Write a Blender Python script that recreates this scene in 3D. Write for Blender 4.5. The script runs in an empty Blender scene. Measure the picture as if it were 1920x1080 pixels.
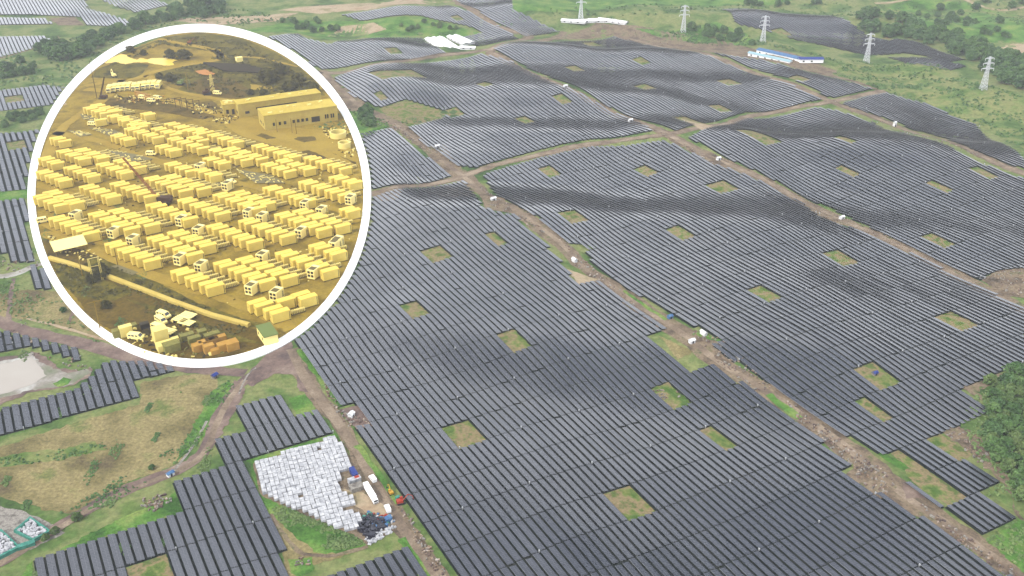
import bpy, math, random, mathutils
import numpy as np
from mathutils import Vector
from mathutils.geometry import delaunay_2d_cdt
R=math.radians
rng=random.Random(7)
sc=bpy.context.scene
COL=sc.collection
# ------------------------------------------------------------------ survey frame
# the drone hangs 300 m over the plain; S = photo survey point -> ground point
FPX=1840.0; PIT=math.atan(985/1840); H=300.0
AZA=R(-29.2)
ua=(math.sin(AZA),math.cos(AZA)); ub=(math.cos(AZA),-math.sin(AZA))
def uv(x,y): return x*ua[0]+y*ua[1], x*ub[0]+y*ub[1]
def xy(u,v): return u*ua[0]+v*ub[0], u*ua[1]+v*ub[1]
def sstep(x,a,b):
    t=np.clip((x-a)/(b-a),0,1); return t*t*(3-2*t)
def proj0(x,y):
    d=y*math.cos(PIT)+H*math.sin(PIT); up=y*math.sin(PIT)-H*math.cos(PIT)
    return 960+FPX*x/d, 540-FPX*up/d
def hgt(x,y):
    x=np.asarray(x,float); y=np.asarray(y,float)
    u=x*ua[0]+y*ua[1]; v=x*ub[0]+y*ub[1]
    px,py=proj0(x,y)
    r=np.hypot(px-374,py-368)
    m=sstep(v,112,200)*sstep(r,330,420)*(y>60)
    m=m*(1-sstep(u,1500,2200))
    A=1.35+1.8*sstep(u,330,760)
    q=np.sin(u/31+v/47+.8)*.9+np.sin(u/52-v/29+2.1)*.7+np.sin(u/88+v/71+4.)*1.3+np.sin(v/38-u/120)*.6
    q+=sstep(v,500,700)*2.2*np.sin(u/60+v/63+1.4)
    q+=.32*np.sin(u/19+v/24+.5*np.sin(v/33))+.24*np.sin(u/23-v/15+1.1)
    return A*q*m
def S(px,py):
    X=(px-960)/FPX; Y=-(py-540)/FPX
    dx,dy,dz=X, math.cos(PIT)+Y*math.sin(PIT), -math.sin(PIT)+Y*math.cos(PIT)
    z=0.
    for i in range(6):
        t=(H-z)/-dz; z=float(hgt(dx*t,dy*t))
    return dx*t,dy*t
def S3(px,py,dz=0.):
    x,y=S(px,py); return Vector((x,y,float(hgt(x,y))+dz))
def adir(az): a=R(az); return Vector((math.sin(a),math.cos(a),0))
def inpoly(P,x,y):
    x=np.asarray(x,float); y=np.asarray(y,float); c=np.zeros(x.shape,bool)
    n=len(P); j=n-1
    for i in range(n):
        xi,yi=P[i]; xj,yj=P[j]
        k=((yi>y)!=(yj>y))&(x<(xj-xi)*(y-yi)/((yj-yi) if yj!=yi else 1e-9)+xi)
        c^=k; j=i
    return c
# ------------------------------------------------------------------ materials
MATS={}
def nmat(name,cols,scale=.05,detail=6,rough=.9,spec=.2,scale2=None,amt2=.5,metal=0,bump=0,contrast=(.35,.65),coat=0):
    """cols: list of linear colours blended by noise; second, finer noise modulates value"""
    if name in MATS: return MATS[name]
    m=bpy.data.materials.new(name); m.use_nodes=True; nt=m.node_tree; N=nt.nodes; L=nt.links
    b=N['Principled BSDF']; b.inputs['Roughness'].default_value=rough
    b.inputs['Specular IOR Level'].default_value=spec; b.inputs['Metallic'].default_value=metal
    if coat: b.inputs['Coat Weight'].default_value=coat
    g=N.new('ShaderNodeNewGeometry')
    if len(cols)==1 and not scale2:
        b.inputs['Base Color'].default_value=(*cols[0],1)
    else:
        n=N.new('ShaderNodeTexNoise'); n.inputs['Scale'].default_value=scale; n.inputs['Detail'].default_value=detail
        n.inputs['Roughness'].default_value=.62
        L.new(g.outputs['Position'],n.inputs['Vector'])
        r=N.new('ShaderNodeValToRGB'); L.new(n.outputs['Fac'],r.inputs['Fac'])
        e=r.color_ramp.elements
        k=len(cols)
        if k==1: cols=[cols[0],cols[0]]; k=2
        e[0].position=contrast[0]; e[0].color=(*cols[0],1); e[1].position=contrast[1]; e[1].color=(*cols[-1],1)
        for i in range(1,k-1):
            q=e.new(contrast[0]+(contrast[1]-contrast[0])*i/(k-1)); q.color=(*cols[i],1)
        out=r.outputs['Color']
        if scale2:
            n2=N.new('ShaderNodeTexNoise'); n2.inputs['Scale'].default_value=scale2; n2.inputs['Detail'].default_value=5
            n2.inputs['Roughness'].default_value=.7
            L.new(g.outputs['Position'],n2.inputs['Vector'])
            mr=N.new('ShaderNodeMapRange'); mr.inputs['From Min'].default_value=.3; mr.inputs['From Max'].default_value=.7
            mr.inputs['To Min'].default_value=1-amt2; mr.inputs['To Max'].default_value=1+amt2
            L.new(n2.outputs['Fac'],mr.inputs['Value'])
            mx=N.new('ShaderNodeVectorMath'); mx.operation='SCALE'
            L.new(out,mx.inputs[0]); L.new(mr.outputs['Result'],mx.inputs['Scale']); out=mx.outputs['Vector']
            if bump:
                bp=N.new('ShaderNodeBump'); bp.inputs['Strength'].default_value=bump; bp.inputs['Distance'].default_value=.6
                L.new(n2.outputs['Fac'],bp.inputs['Height']); L.new(bp.outputs['Normal'],b.inputs['Normal'])
        L.new(out,b.inputs['Base Color'])
    MATS[name]=m; return m
def c255(r,g,b,k=1.):
    f=lambda x:(x/255/12.92 if x<11 else ((x/255+.055)/1.055)**2.4)*k
    return (f(r),f(g),f(b))
K=.55   # picture value -> albedo under this light
G=lambda r,g,b:c255(r,g,b,K)
M_grass=nmat('grass_green',[G(66,94,50),G(98,126,64),G(142,148,94),G(106,130,66)],.025,10,.95,.1,.35,.35,bump=.4)
M_lush=nmat('grass_lush',[G(60,100,40),G(96,142,60),G(140,160,84)],.05,7,.95,.1,.6,.4,bump=.5)
M_dry=nmat('grass_dry',[G(104,92,70),G(132,122,80),G(164,150,104),G(100,120,58)],.03,10,.95,.1,.6,.45,bump=.4,contrast=(.33,.68))
M_clear=nmat('grass_clearing',[G(84,114,50),G(122,136,72),G(160,138,106),G(100,118,60)],.11,6,.95,.1,.7,.3,bump=.3,contrast=(.36,.62))
M_rough=nmat('rough_grass',[G(76,108,50),G(108,134,68),G(148,150,94),G(92,122,56)],.03,9,.95,.1,.35,.35)
M_hut=nmat('hut_sheet',[(.5,.5,.5),(.62,.62,.62)],.5,4,.6,.3,1.5,.2)
M_claybare=nmat('bare_clay',[G(176,150,120),G(196,176,146),G(150,140,100)],.05,6,.95,.1,.5,.2)
M_field=nmat('shaded_field_soil',[G(26,34,36),G(34,44,40),G(50,54,48)],.05,5,.95,.1,.6,.3)  # soil and grass tone, darkened to carry the shade between rows
M_dirt=nmat('dirt_brown',[G(88,78,66),G(124,108,90),G(152,134,110),G(98,106,68)],.09,9,.95,.1,.8,.42,bump=.4,contrast=(.32,.68))
M_track=nmat('dirt_track',[G(122,106,92),G(150,132,112),G(176,158,136)],.07,8,.95,.1,.9,.3,bump=.2)
M_gravel=nmat('pale_gravel',[G(130,124,116),G(176,170,160),G(110,104,98)],.25,6,.95,.1,1.6,.3)
M_mud=nmat('mud_dark',[G(100,84,80),G(132,110,100),G(160,140,124)],.06,8,.85,.25,.5,.3)
M_white=nmat('white_sheet',[c255(238,238,240,.55),c255(190,192,198,.44)],.5,5,.6,.3,1.5,.2)
M_white2=nmat('white_paint',[(.82,.82,.82)],rough=.5,spec=.4)
M_ring=nmat('white_ring_paint',[(.86,.86,.86)],rough=.6,spec=.2)
M_steel=nmat('galvanised_steel',[(.42,.43,.44)],rough=.5,spec=.5,metal=.4)
M_dark=nmat('dark_rubber',[(.02,.02,.022)],rough=.7)
M_glass=nmat('dark_glass',[(.02,.025,.03)],rough=.1,spec=.6)
M_blue=nmat('blue_sheet',[G(60,104,160),G(96,142,184)],.3,3,.6,.3,1.,.2)
M_blued=nmat('blue_cover',[G(50,72,150)],rough=.6)
M_teal=nmat('teal_tarpaulin',[G(40,128,110),G(80,165,145)],.5,4,.5,.3,1.5,.25)
M_red=nmat('red_paint',[G(190,70,50)],rough=.5)
M_orange=nmat('orange_paint',[G(225,120,50)],rough=.5)
M_yel=nmat('yellow_paint',[G(225,175,60)],rough=.5)
M_black=nmat('black_module_stack',[G(34,36,48),G(60,60,76)],.6,3,.4,.4,1.5,.3)
M_wood=nmat('debris_wood',[G(120,96,80),G(170,146,120),G(210,200,190)],.5,4,.9,.1,1.5,.3)
M_bark=nmat('bark',[(.09,.07,.05)],rough=.9)
M_leafA=nmat('leaf_mid_green',[(.035,.08,.024),(.062,.125,.034),(.10,.17,.05)],.12,4,.7,.2,.9,.4)
M_leafB=nmat('leaf_dark_green',[(.03,.068,.026),(.055,.115,.036),(.09,.16,.05)],.12,4,.7,.2,.9,.4)
M_leafC=nmat('leaf_light_green',[(.065,.115,.032),(.095,.15,.045),(.13,.18,.06)],.12,4,.7,.2,.9,.4)
M_water=nmat('milky_water',[G(196,186,174),G(206,198,186)],.02,3,.12,.5)
M_milk=nmat('pale_mud',[G(206,204,196),G(160,152,140),G(120,130,96)],.06,6,.6,.3,.5,.2)
# the warm-toned yard
Y_ground=nmat('yard_ochre',[G(124,108,46),G(158,136,60),G(184,160,72),G(108,96,46)],.035,8,.95,.1,.5,.25,bump=.3,contrast=(.32,.68))
Y_path=nmat('yard_track',[G(182,156,74),G(198,172,86)],.05,5,.95,.1,.6,.14)
Y_brown=nmat('yard_brown_earth',[G(92,78,32),G(124,104,44),G(76,68,30)],.045,8,.95,.1,.45,.35,bump=.6)
Y_grass=nmat('yard_olive_grass',[G(76,74,28),G(104,98,38),G(132,122,50),G(64,62,24)],.04,8,.95,.1,.4,.4,bump=.6)
Y_darksoil=nmat('yard_dark_soil',[G(96,84,44),G(128,110,56),G(84,74,40)],.1,6,.95,.1,.6,.3)  # brown-grey soil tone of the pits and one bare patch
Y_pond=nmat('yard_pond_water',[c255(250,222,110,.8),c255(240,206,90,.8)],.06,3,.35,.3)  # yellow reflection on the pond put into its opaque colour
Y_cont=nmat('container_yellow_paint',[c255(247,225,122,.72),c255(238,212,106,.70)],.06,4,.5,.3,.6,.06)
Y_contb=nmat('container_pale_paint',[c255(246,230,150,.7)],rough=.5,spec=.3)
Y_croof=nmat('container_roof_paint',[c255(252,218,98,.78),c255(240,202,84,.74)],.08,5,.5,.3,.7,.08)
Y_seam=nmat('container_seam',[G(120,108,60)],rough=.6)
Y_dark=nmat('yard_dark_grille',[G(60,52,30)],rough=.7)
Y_bright=nmat('yard_cream_paint',[c255(255,240,170,.85)],rough=.5,spec=.3)
Y_wall=nmat('building_cream_wall',[G(226,206,112),G(212,188,98)],.1,4,.8,.2,.6,.08)
Y_wallshade=nmat('building_wall_shaded',[G(176,164,104)],.1,4,.8,.2,.6,.08)  # darker copy of the cream wall, shade put into the colour; unused
Y_roof=nmat('building_roof_slab',[G(244,222,116),G(230,204,98)],.08,5,.8,.2,.5,.12)
Y_orange=nmat('crate_orange_wood',[G(226,178,96),G(206,158,78)],.3,4,.8,.2,1.2,.12)
Y_red=nmat('crane_rust_red',[G(160,100,50)],rough=.6)
Y_tarp=nmat('orange_tarp',[G(220,150,76)],rough=.6)
Y_green=nmat('cabin_green_roof',[G(124,142,70)],rough=.6)
Y_greenp=nmat('pallet_green_wrap',[G(140,140,80),G(170,164,100)],.5,4,.7,.2,1.5,.2)
Y_blue=nmat('yard_blue_drum',[G(60,84,70)],rough=.5)
Y_leaf=nmat('leaf_olive_dark',[(.045,.042,.010),(.075,.07,.016),(.11,.10,.025)],.15,4,.7,.2,.9,.4)
Y_pole=nmat('yard_pole_timber',[G(170,144,70)],rough=.8)
Y_poled=nmat('pile_rig_dark_steel',[G(84,56,24)],rough=.7)
Y_conc=nmat('pipe_cream_concrete',[G(232,210,124),G(218,194,104)],.15,4,.8,.2,.8,.1)
Y_pave=nmat('grey_slab',[G(138,128,84)],.2,4,.8,.2,1.,.1)
for _n,_m in MATS.items():       # the yard's dusty golden paints and soils
    if _n.split('_')[0] in('yard','container','building','crate','pallet','pipe','leaf','orange') and _n not in('leaf_mid_green','leaf_dark_green','leaf_light_green','orange_paint'):
        bb=.72 if _n.startswith('container') or 'cream' in _n else .6
        kk=1. if _n.startswith('container') or 'cream' in _n else .9
        for _q in _m.node_tree.nodes:
            if _q.type=='VALTORGB':
                for _e in _q.color_ramp.elements: c_=_e.color; _e.color=(c_[0]*kk,c_[1]*kk*.95,c_[2]*kk*bb,1)
            elif _q.type=='BSDF_PRINCIPLED' and not _q.inputs['Base Color'].is_linked:
                c_=_q.inputs['Base Color'].default_value; _q.inputs['Base Color'].default_value=(c_[0]*kk,c_[1]*kk*.95,c_[2]*kk*bb,1)
# solar glass: dark cells, thin module lines from the table's own UV (metres)
def panel_mat():
    m=bpy.data.materials.new('solar_glass'); m.use_nodes=True; nt=m.node_tree; N=nt.nodes; L=nt.links
    b=N['Principled BSDF']; uvn=N.new('ShaderNodeUVMap'); uvn.uv_map='UVMap'
    sp=N.new('ShaderNodeSeparateXYZ'); L.new(uvn.outputs['UV'],sp.inputs['Vector'])
    def line(out,per,w):
        a=N.new('ShaderNodeMath'); a.operation='DIVIDE'; a.inputs[1].default_value=per; L.new(out,a.inputs[0])
        f=N.new('ShaderNodeMath'); f.operation='FRACT'; L.new(a.outputs[0],f.inputs[0])
        l=N.new('ShaderNodeMath'); l.operation='LESS_THAN'; l.inputs[1].default_value=w; L.new(f.outputs[0],l.inputs[0]); return l.outputs[0]
    l1=line(sp.outputs['X'],1.05,.05); l2=line(sp.outputs['Y'],1.65,.03)
    mx=N.new('ShaderNodeMath'); mx.operation='MAXIMUM'; L.new(l1,mx.inputs[0]); L.new(l2,mx.inputs[1])
    g=N.new('ShaderNodeNewGeometry')
    n=N.new('ShaderNodeTexNoise'); n.inputs['Scale'].default_value=.9; n.inputs['Detail'].default_value=4; L.new(g.outputs['Position'],n.inputs['Vector'])
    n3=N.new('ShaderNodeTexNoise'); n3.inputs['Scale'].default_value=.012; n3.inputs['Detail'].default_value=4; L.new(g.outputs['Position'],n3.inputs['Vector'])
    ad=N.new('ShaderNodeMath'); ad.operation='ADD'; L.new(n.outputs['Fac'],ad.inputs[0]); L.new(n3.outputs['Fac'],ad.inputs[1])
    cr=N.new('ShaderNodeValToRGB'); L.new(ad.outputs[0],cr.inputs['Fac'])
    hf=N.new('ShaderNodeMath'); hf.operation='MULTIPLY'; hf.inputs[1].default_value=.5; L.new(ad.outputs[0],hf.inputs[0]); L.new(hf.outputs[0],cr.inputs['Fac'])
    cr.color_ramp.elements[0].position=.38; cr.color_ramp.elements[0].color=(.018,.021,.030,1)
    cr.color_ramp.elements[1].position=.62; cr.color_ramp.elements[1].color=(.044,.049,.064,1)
    mc=N.new('ShaderNodeMix'); mc.data_type='RGBA'; L.new(mx.outputs[0],mc.inputs['Factor'])
    L.new(cr.outputs['Color'],mc.inputs['A']); mc.inputs['B'].default_value=(.13,.14,.165,1)
    L.new(mc.outputs['Result'],b.inputs['Base Color'])
    b.inputs['Roughness'].default_value=.16; b.inputs['Specular IOR Level'].default_value=.6
    return m
M_panel=panel_mat()
# ------------------------------------------------------------------ mesh helpers
class MB:
    def __init__(s): s.v=[]; s.f=[]; s.m=[]
    def quad(s,pts,mi=0):
        k=len(s.v); s.v+=[tuple(p) for p in pts]; s.f.append(tuple(range(k,k+len(pts)))); s.m.append(mi)
    def box(s,c,sz,rz=0.,mi=0,taper=1.):
        cx,cy,cz=c; a,b,h=sz[0]/2,sz[1]/2,sz[2]; co,si=math.cos(rz),math.sin(rz); k=len(s.v)
        for z,t in ((0,1),(h,taper)):
            for x,y in ((-a,-b),(a,-b),(a,b),(-a,b)):
                x*=t;y*=t; s.v.append((cx+x*co-y*si,cy+x*si+y*co,cz+z))
        for f in ((0,3,2,1),(4,5,6,7),(0,1,5,4),(1,2,6,5),(2,3,7,6),(3,0,4,7)):
            s.f.append(tuple(k+i for i in f)); s.m.append(mi)
    def bar(s,p,q,w,mi=0,w2=None,n=4):
        p=Vector(p);q=Vector(q);d=(q-p)
        if d.length<1e-6:return
        d.normalize(); u=d.orthogonal().normalized(); v=d.cross(u); k=len(s.v); w2=w if w2 is None else w2
        for P,ww in((p,w),(q,w2)):
            for i in range(n):
                a=2*math.pi*i/n+.785; s.v.append(tuple(P+u*math.cos(a)*ww/2+v*math.sin(a)*ww/2))
        for i in range(n):
            j=(i+1)%n; s.f.append((k+i,k+j,k+n+j,k+n+i)); s.m.append(mi)
        s.f.append(tuple(k+i for i in range(n))[::-1]); s.f.append(tuple(k+n+i for i in range(n))); s.m+=[mi,mi]
    def build(s,name,mats,parent=None,loc=None,rz=0):
        me=bpy.data.meshes.new(name); me.from_pydata(s.v,[],s.f)
        if not isinstance(mats,(list,tuple)): mats=[mats]
        for m in mats: me.materials.append(m)
        if len(mats)>1: me.polygons.foreach_set('material_index',s.m)
        me.update()
        o=bpy.data.objects.new(name,me); COL.objects.link(o)
        if parent: o.parent=parent
        if loc is not None: o.location=loc
        o.rotation_euler.z=rz
        return o
def tag(o,label=None,cat=None,group=None,kind=None):
    if label:o['label']=label
    if cat:o['category']=cat
    if group:o['group']=group
    if kind:o['kind']=kind
    return o
def empty(name,loc,rz,label,cat,group=None):
    o=bpy.data.objects.new(name,None); COL.objects.link(o); o.location=loc; o.rotation_euler=(0,0,rz)
    o.empty_display_size=.5
    return tag(o,label,cat,group)
def dup(root,loc,rz=0.,label=None,group=None,scale=None,ry=None):
    r=root.copy(); COL.objects.link(r); r.location=loc; r.rotation_euler=(0,0,rz)
    if label:r['label']=label
    if group:r['group']=group
    if scale is not None: r.scale=(scale,)*3 if not isinstance(scale,tuple) else scale
    for ch in list(root.children):
        c=ch.copy(); COL.objects.link(c); c.parent=r
        for g in ch.children:
            d=g.copy(); COL.objects.link(d); d.parent=c
    return r
def dens(P,step,jit,rg,closed=True):
    out=[]; n=len(P)
    for i in range(n if closed else n-1):
        a=P[i]; b=P[(i+1)%n]; d=math.hypot(b[0]-a[0],b[1]-a[1]); k=max(1,int(d/step))
        for t in range(k):
            f=t/k; out.append((a[0]+(b[0]-a[0])*f+rg.uniform(-jit,jit),a[1]+(b[1]-a[1])*f+rg.uniform(-jit,jit)))
    if not closed: out.append(P[-1])
    return out
def sheet(name,P,mat,dz,step=None,jit=0.,px=True,kind='structure',label=None):
    """a piece of ground cover draped on the terrain; P outline"""
    rg=random.Random(len(P)*31+int(P[0][0]))
    if px: P=[S(*p) for p in P]
    xs=[p[0] for p in P]; ys=[p[1] for p in P]; ext=max(max(xs)-min(xs),max(ys)-min(ys))
    st=step or max(2.,ext/60)
    B=dens(P,max(st,1.2) if jit==0 else min(st,3.),jit,rg)
    gx,gy=np.meshgrid(np.arange(min(xs),max(xs),st),np.arange(min(ys),max(ys),st))
    gx=gx.ravel(); gy=gy.ravel(); k=inpoly(B,gx,gy)
    pts=[Vector(p) for p in B]+[Vector(p) for p in zip(gx[k],gy[k])]
    nb=len(B)
    r=delaunay_2d_cdt(pts,[],[list(range(nb))],1,1e-4)
    vs=np.array([(p[0],p[1]) for p in r[0]]); z=hgt(vs[:,0],vs[:,1])+dz
    me=bpy.data.meshes.new(name)
    fs=[]
    for f in r[2]:
        a,b,c=f[:3]
        ar=(vs[b][0]-vs[a][0])*(vs[c][1]-vs[a][1])-(vs[c][0]-vs[a][0])*(vs[b][1]-vs[a][1])
        fs.append(tuple(f) if ar>0 else tuple(f)[::-1])
    me.from_pydata([(a[0],a[1],c) for a,c in zip(vs,z)],[],fs); me.materials.append(mat); me.update()
    o=bpy.data.objects.new(name,me); COL.objects.link(o); tag(o,kind=kind,label=label); return o
def ribbon(name,P,w,mat,dz,jit=.3,px=True,kind='structure'):
    rg=random.Random(int(w*100)+len(P))
    if px: P=[S(*p) for p in P]
    # smooth
    for _ in range(2):
        Q=[P[0]]
        for a,b in zip(P[:-1],P[1:]): Q+= [(a[0]*.75+b[0]*.25,a[1]*.75+b[1]*.25),(a[0]*.25+b[0]*.75,a[1]*.25+b[1]*.75)]
        P=Q+[P[-1]]
    P=dens(P,4.,0,rg,False); v=[];f=[]
    n=len(P); ph=rg.random()*9
    for i,p in enumerate(P):
        a=P[max(0,i-1)]; b=P[min(n-1,i+1)]; d=Vector((b[0]-a[0],b[1]-a[1])).normalized(); nx,ny=-d.y,d.x
        ww=w*(1+.12*math.sin(i*.23+ph))
        for t in (-.5,-.17,.17,.5):
            q=t*ww+(rg.uniform(-jit,jit) if abs(t)>.4 else 0)
            x,y=p[0]+nx*q,p[1]+ny*q; v.append((x,y,float(hgt(x,y))+dz))
    for i in range(n-1):
        for j in range(3): f.append((i*4+j+1,i*4+j,i*4+4+j,i*4+5+j))
    me=bpy.data.meshes.new(name); me.from_pydata(v,[],f); me.materials.append(mat); me.update()
    o=bpy.data.objects.new(name,me); COL.objects.link(o); return tag(o,kind=kind)
# ------------------------------------------------------------------ base ground
def ground():
    naz,nr=300,340
    az=np.radians(np.linspace(-88,88,naz)); r=np.concatenate(([25.],np.geomspace(90,3800,nr)))
    X=(r[:,None]*np.sin(az)[None,:]); Yy=(r[:,None]*np.cos(az)[None,:]); Z=hgt(X,Yy)
    far=sstep(r,2300,3800)[:,None]*30*(1+np.sin(az*9)[None,:]*.5); Z=Z+far
    V=np.stack([X,Yy,Z],-1).reshape(-1,3)
    i,j=np.meshgrid(np.arange(nr),np.arange(naz-1),indexing='ij'); k=(i*naz+j).ravel()
    F=np.stack([k,k+naz,k+naz+1,k+1],-1)
    me=bpy.data.meshes.new('ground'); me.from_pydata(V.tolist(),[],F[:,::-1].tolist()); me.materials.append(M_grass)
    me.polygons.foreach_set('use_smooth',[True]*len(me.polygons)); me.update()
    o=bpy.data.objects.new('ground',me); COL.objects.link(o); tag(o,kind='structure')
ground()
RING=(374,368); RO,RI=322,307.5
circ=lambda r,n=160:[(RING[0]+r*math.cos(2*math.pi*i/n),RING[1]+r*math.sin(2*math.pi*i/n)) for i in range(n)]
# ------------------------------------------------------------------ panel fields
# outline in survey points, table length, row pitch, offsets (u0: a cross aisle)
MAIN=(21.0,3.9,270.5,127.4)
FIELDS=[
 ('F1',[(700,370),(785,353),(872,338),(890,365),(905,388),(945,402),(962,402),(992,430),(1050,485),(1060,507),(1087,532),(1122,527),(1145,540),(1207,587),(1250,612),(1230,640),(1270,673),(1297,661),(1347,692),(1417,737),(1527,812),(1602,875),(1587,892),(1647,937),(1667,930),(1727,965),(1815,1027),(1890,1080),(2010,1170),(905,1170),(850,1082),(800,1003),(760,937),(727,889),(693,840),(670,803),(690,797),(672,762),(636,765),(587,700),(553,648),(500,560),(560,400)],*MAIN),
 ('F2',[(907,327),(1010,297),(1110,275),(1247,264),(1317,297),(1322,306),(1350,310),(1440,347),(1508,384),(1530,402),(1572,420),(1640,444),(1750,497),(1842,541),(1960,600),(1960,665),(1920,682),(1840,715),(1804,728),(1863,769),(1800,798),(1763,810),(1822,850),(1807,860),(1878,904),(1842,922),(1907,972),(1848,1010),(1704,912),(1665,857),(1560,808),(1459,729),(1422,712),(1335,650),(1352,640),(1252,587),(1175,540),(1130,510),(1095,475),(1120,463),(1067,458),(1057,453),(1010,410),(960,380),(935,370)],20.2,3.9,207,340.),
 ('F3',[(765,240),(830,222),(838,214),(826,206),(760,187),(712,203),(662,182),(625,147),(640,141),(850,113),(900,101),(960,116),(1045,160),(1100,182),(1180,222),(1225,246),(1110,262),(1000,285),(892,316),(850,312),(835,290),(800,275)],21.,3.9,687,127.4),
 ('F4',[(925,92),(1000,78),(1150,69),(1330,106),(1400,135),(1540,188),(1400,211),(1340,229),(1270,247),(1250,238),(1060,155),(950,103)],21.,3.9,690,552),
 ('F5',[(1292,258),(1400,222),(1530,202),(1575,209),(1640,232),(1700,253),(1830,302),(1970,352),(1970,530),(1920,503),(1870,510),(1838,528),(1760,492),(1650,438),(1560,392),(1440,332),(1360,297)],21.,3.9,668,552),
 ('F6',[(1330,98),(1420,111),(1560,146),(1636,168),(1567,184),(1552,182),(1400,122)],21.,3.9,690,752),
 ('F7',[(1578,193),(1660,174),(1740,196),(1830,235),(1920,298),(1970,335),(1970,345),(1920,318),(1830,284),(1690,233),(1595,202)],21.,3.9,668,752),
 ('F8',[(560,270),(600,262),(735,241),(770,272),(850,330),(700,357),(560,385)],21.,3.9,687,127.4),
 ('F9',[(480,72),(560,64),(575,73),(620,84),(640,76),(790,72),(835,100),(700,117),(604,131),(560,110),(500,90)],21.,3.9,950,123),
 ('F10',[(640,28),(780,12),(838,10),(935,50),(975,73),(905,86),(850,72),(905,62),(880,50),(790,30),(745,30),(680,40)],21.,3.9,950,430),
 ('F10',[(845,-4),(960,-4),(962,18),(1050,60),(985,70),(930,43)],21.,3.9,950,430),
 ('F11',[(1350,18),(1440,22),(1560,32),(1640,50),(1720,78),(1812,112),(1775,118),(1700,100),(1620,103),(1540,85),(1440,58),(1380,36)],21.,3.9,950,430),
 ('F11',[(1665,108),(1760,112),(1815,125),(1780,133),(1700,120)],21.,3.9,950,430),
 ('L1',[(-30,-4),(160,-4),(165,15),(200,26),(245,40),(240,50),(165,48),(150,33),(115,31),(50,28),(-30,29)],23.4,4.2,1300,0),
 ('L1',[(185,-4),(285,-4),(318,10),(300,14),(255,24),(215,12)],23.4,4.2,1300,0),
 ('L1',[(-30,33),(88,35),(98,46),(-30,48)],23.4,4.2,1300,0),
 ('L2',[(-30,70),(85,68),(100,80),(50,96),(-30,116)],23.4,4.2,1264,0),
 ('L3',[(-30,174),(85,160),(128,166),(110,196),(60,203),(-30,214)],23.4,4.2,1122,0),
 ('L4',[(-30,252),(40,248),(80,243),(64,300),(56,358),(48,357),(-30,365)],23.4,5.,950,0),
 ('L5',[(-30,380),(55,372),(70,440),(88,491),(30,494),(-5,465),(-30,465)],23.4,5.,672,1),
 ('L6',[(48,499),(82,494),(110,545),(62,543)],23.4,5.,672,1),
 ('L7',[(-25,625),(12,622),(150,656),(150,680),(120,668),(60,650),(-25,668)],12.,4.6,570,1),
 ('L8',[(-30,780),(0,768),(107,740),(140,732),(172,707),(195,682),(220,676),(282,680),(325,688),(330,699),(252,715),(262,747),(150,777),(-30,830)],23.4,4.4,500,1.5),
 ('L9',[(463,728),(556,703),(575,738),(538,746),(558,784),(598,776),(624,812),(495,851),(456,866),(477,920),(512,985),(556,1090),(590,1170),(70,1170),(64,1050),(332,963),(347,960),(329,905),(422,875),(404,833),(446,818),(441,773),(476,762)],23.4,4.2,373.5,-26.8),
 ('L10',[(588,1073),(655,1042),(750,1006),(800,1090),(850,1170),(590,1170)],23.4,4.2,233.,-26.8),
]
HOLES=[[(757,583),(800,583),(818,603),(775,612)],[(788,462),(822,453),(858,487),(805,487)],[(947,645),(985,636),(1014,658),(965,672)],[(829,803),(878,787),(908,828),(860,845)],[(1140,928),(1192,917),(1230,960),(1185,982)],[(1212,728),(1252,720),(1293,745),(1250,760)],[(1307,793),(1330,795),(1368,838),(1350,840)],[(905,435),(925,435),(945,458),(930,458)],
[(1050,405),(1085,400),(1110,415),(1078,425)],[(1198,318),(1220,313),(1245,328),(1215,333)],[(1340,350),(1368,346),(1392,362),(1365,372)],[(1247,428),(1272,420),(1300,440),(1270,447)],[(1403,543),(1440,535),(1468,562),(1435,573)],[(1528,465),(1555,460),(1595,483),(1565,490)],[(1747,592),(1780,585),(1825,608),(1798,623)],[(1597,695),(1632,684),(1682,715),(1645,730)],[(1605,750),(1625,748),(1673,785),(1655,787)],[(1003,308),(1025,305),(1042,320),(1020,325)],
[(703,140),(770,133),(792,142),(722,158)],[(825,206),(845,200),(862,205),(845,214)],[(968,222),(985,217),(1005,230),(985,237)],[(1030,178),(1045,172),(1065,182),(1045,188)],[(888,156),(905,153),(920,160),(905,164)],
[(1092,80),(1108,77),(1122,84),(1105,87)],[(1057,125),(1078,120),(1090,130),(1070,134)],[(1198,118),(1210,115),(1222,121),(1208,124)],[(1192,162),(1208,159),(1225,166),(1210,170)],[(1352,152),(1375,148),(1392,160),(1370,165)],[(1320,195),(1345,192),(1358,205),(1335,206)],[(1275,218),(1300,222),(1340,240),(1315,243)],
[(1393,248),(1415,245),(1440,262),(1420,265)],[(1545,308),(1565,305),(1598,320),(1580,323)],[(1750,350),(1770,348),(1808,365),(1788,370)],[(1583,262),(1600,259),(1620,272),(1603,274)],[(1807,312),(1830,310),(1862,325),(1845,330)],[(1733,445),(1755,443),(1795,463),(1770,468)],[(1720,247),(1740,245),(1765,262),(1745,264)],[(1493,145),(1515,143),(1525,155),(1505,156)],
[(1733,822),(1763,811),(1815,858),(1788,866)],[(1672,850),(1687,843),(1748,889),(1815,935),(1788,953),(1722,915),(1703,895)],[(248,1056),(320,1036),(338,1095),(258,1100)],
[(12,180),(40,178),(42,190),(16,191)],[(14,262),(46,260),(48,275),(18,277)],
[(1450,60),(1470,55),(1490,66),(1465,70)],[(1630,62),(1650,58),(1662,68),(1640,70)],[(850,32),(866,31),(872,42),(855,42)],
[(700,170),(720,168),(712,178),(695,178)],[(720,90),(740,88),(745,96),(722,98)]]
tables=[]    # (u0,u1,v,field)
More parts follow.
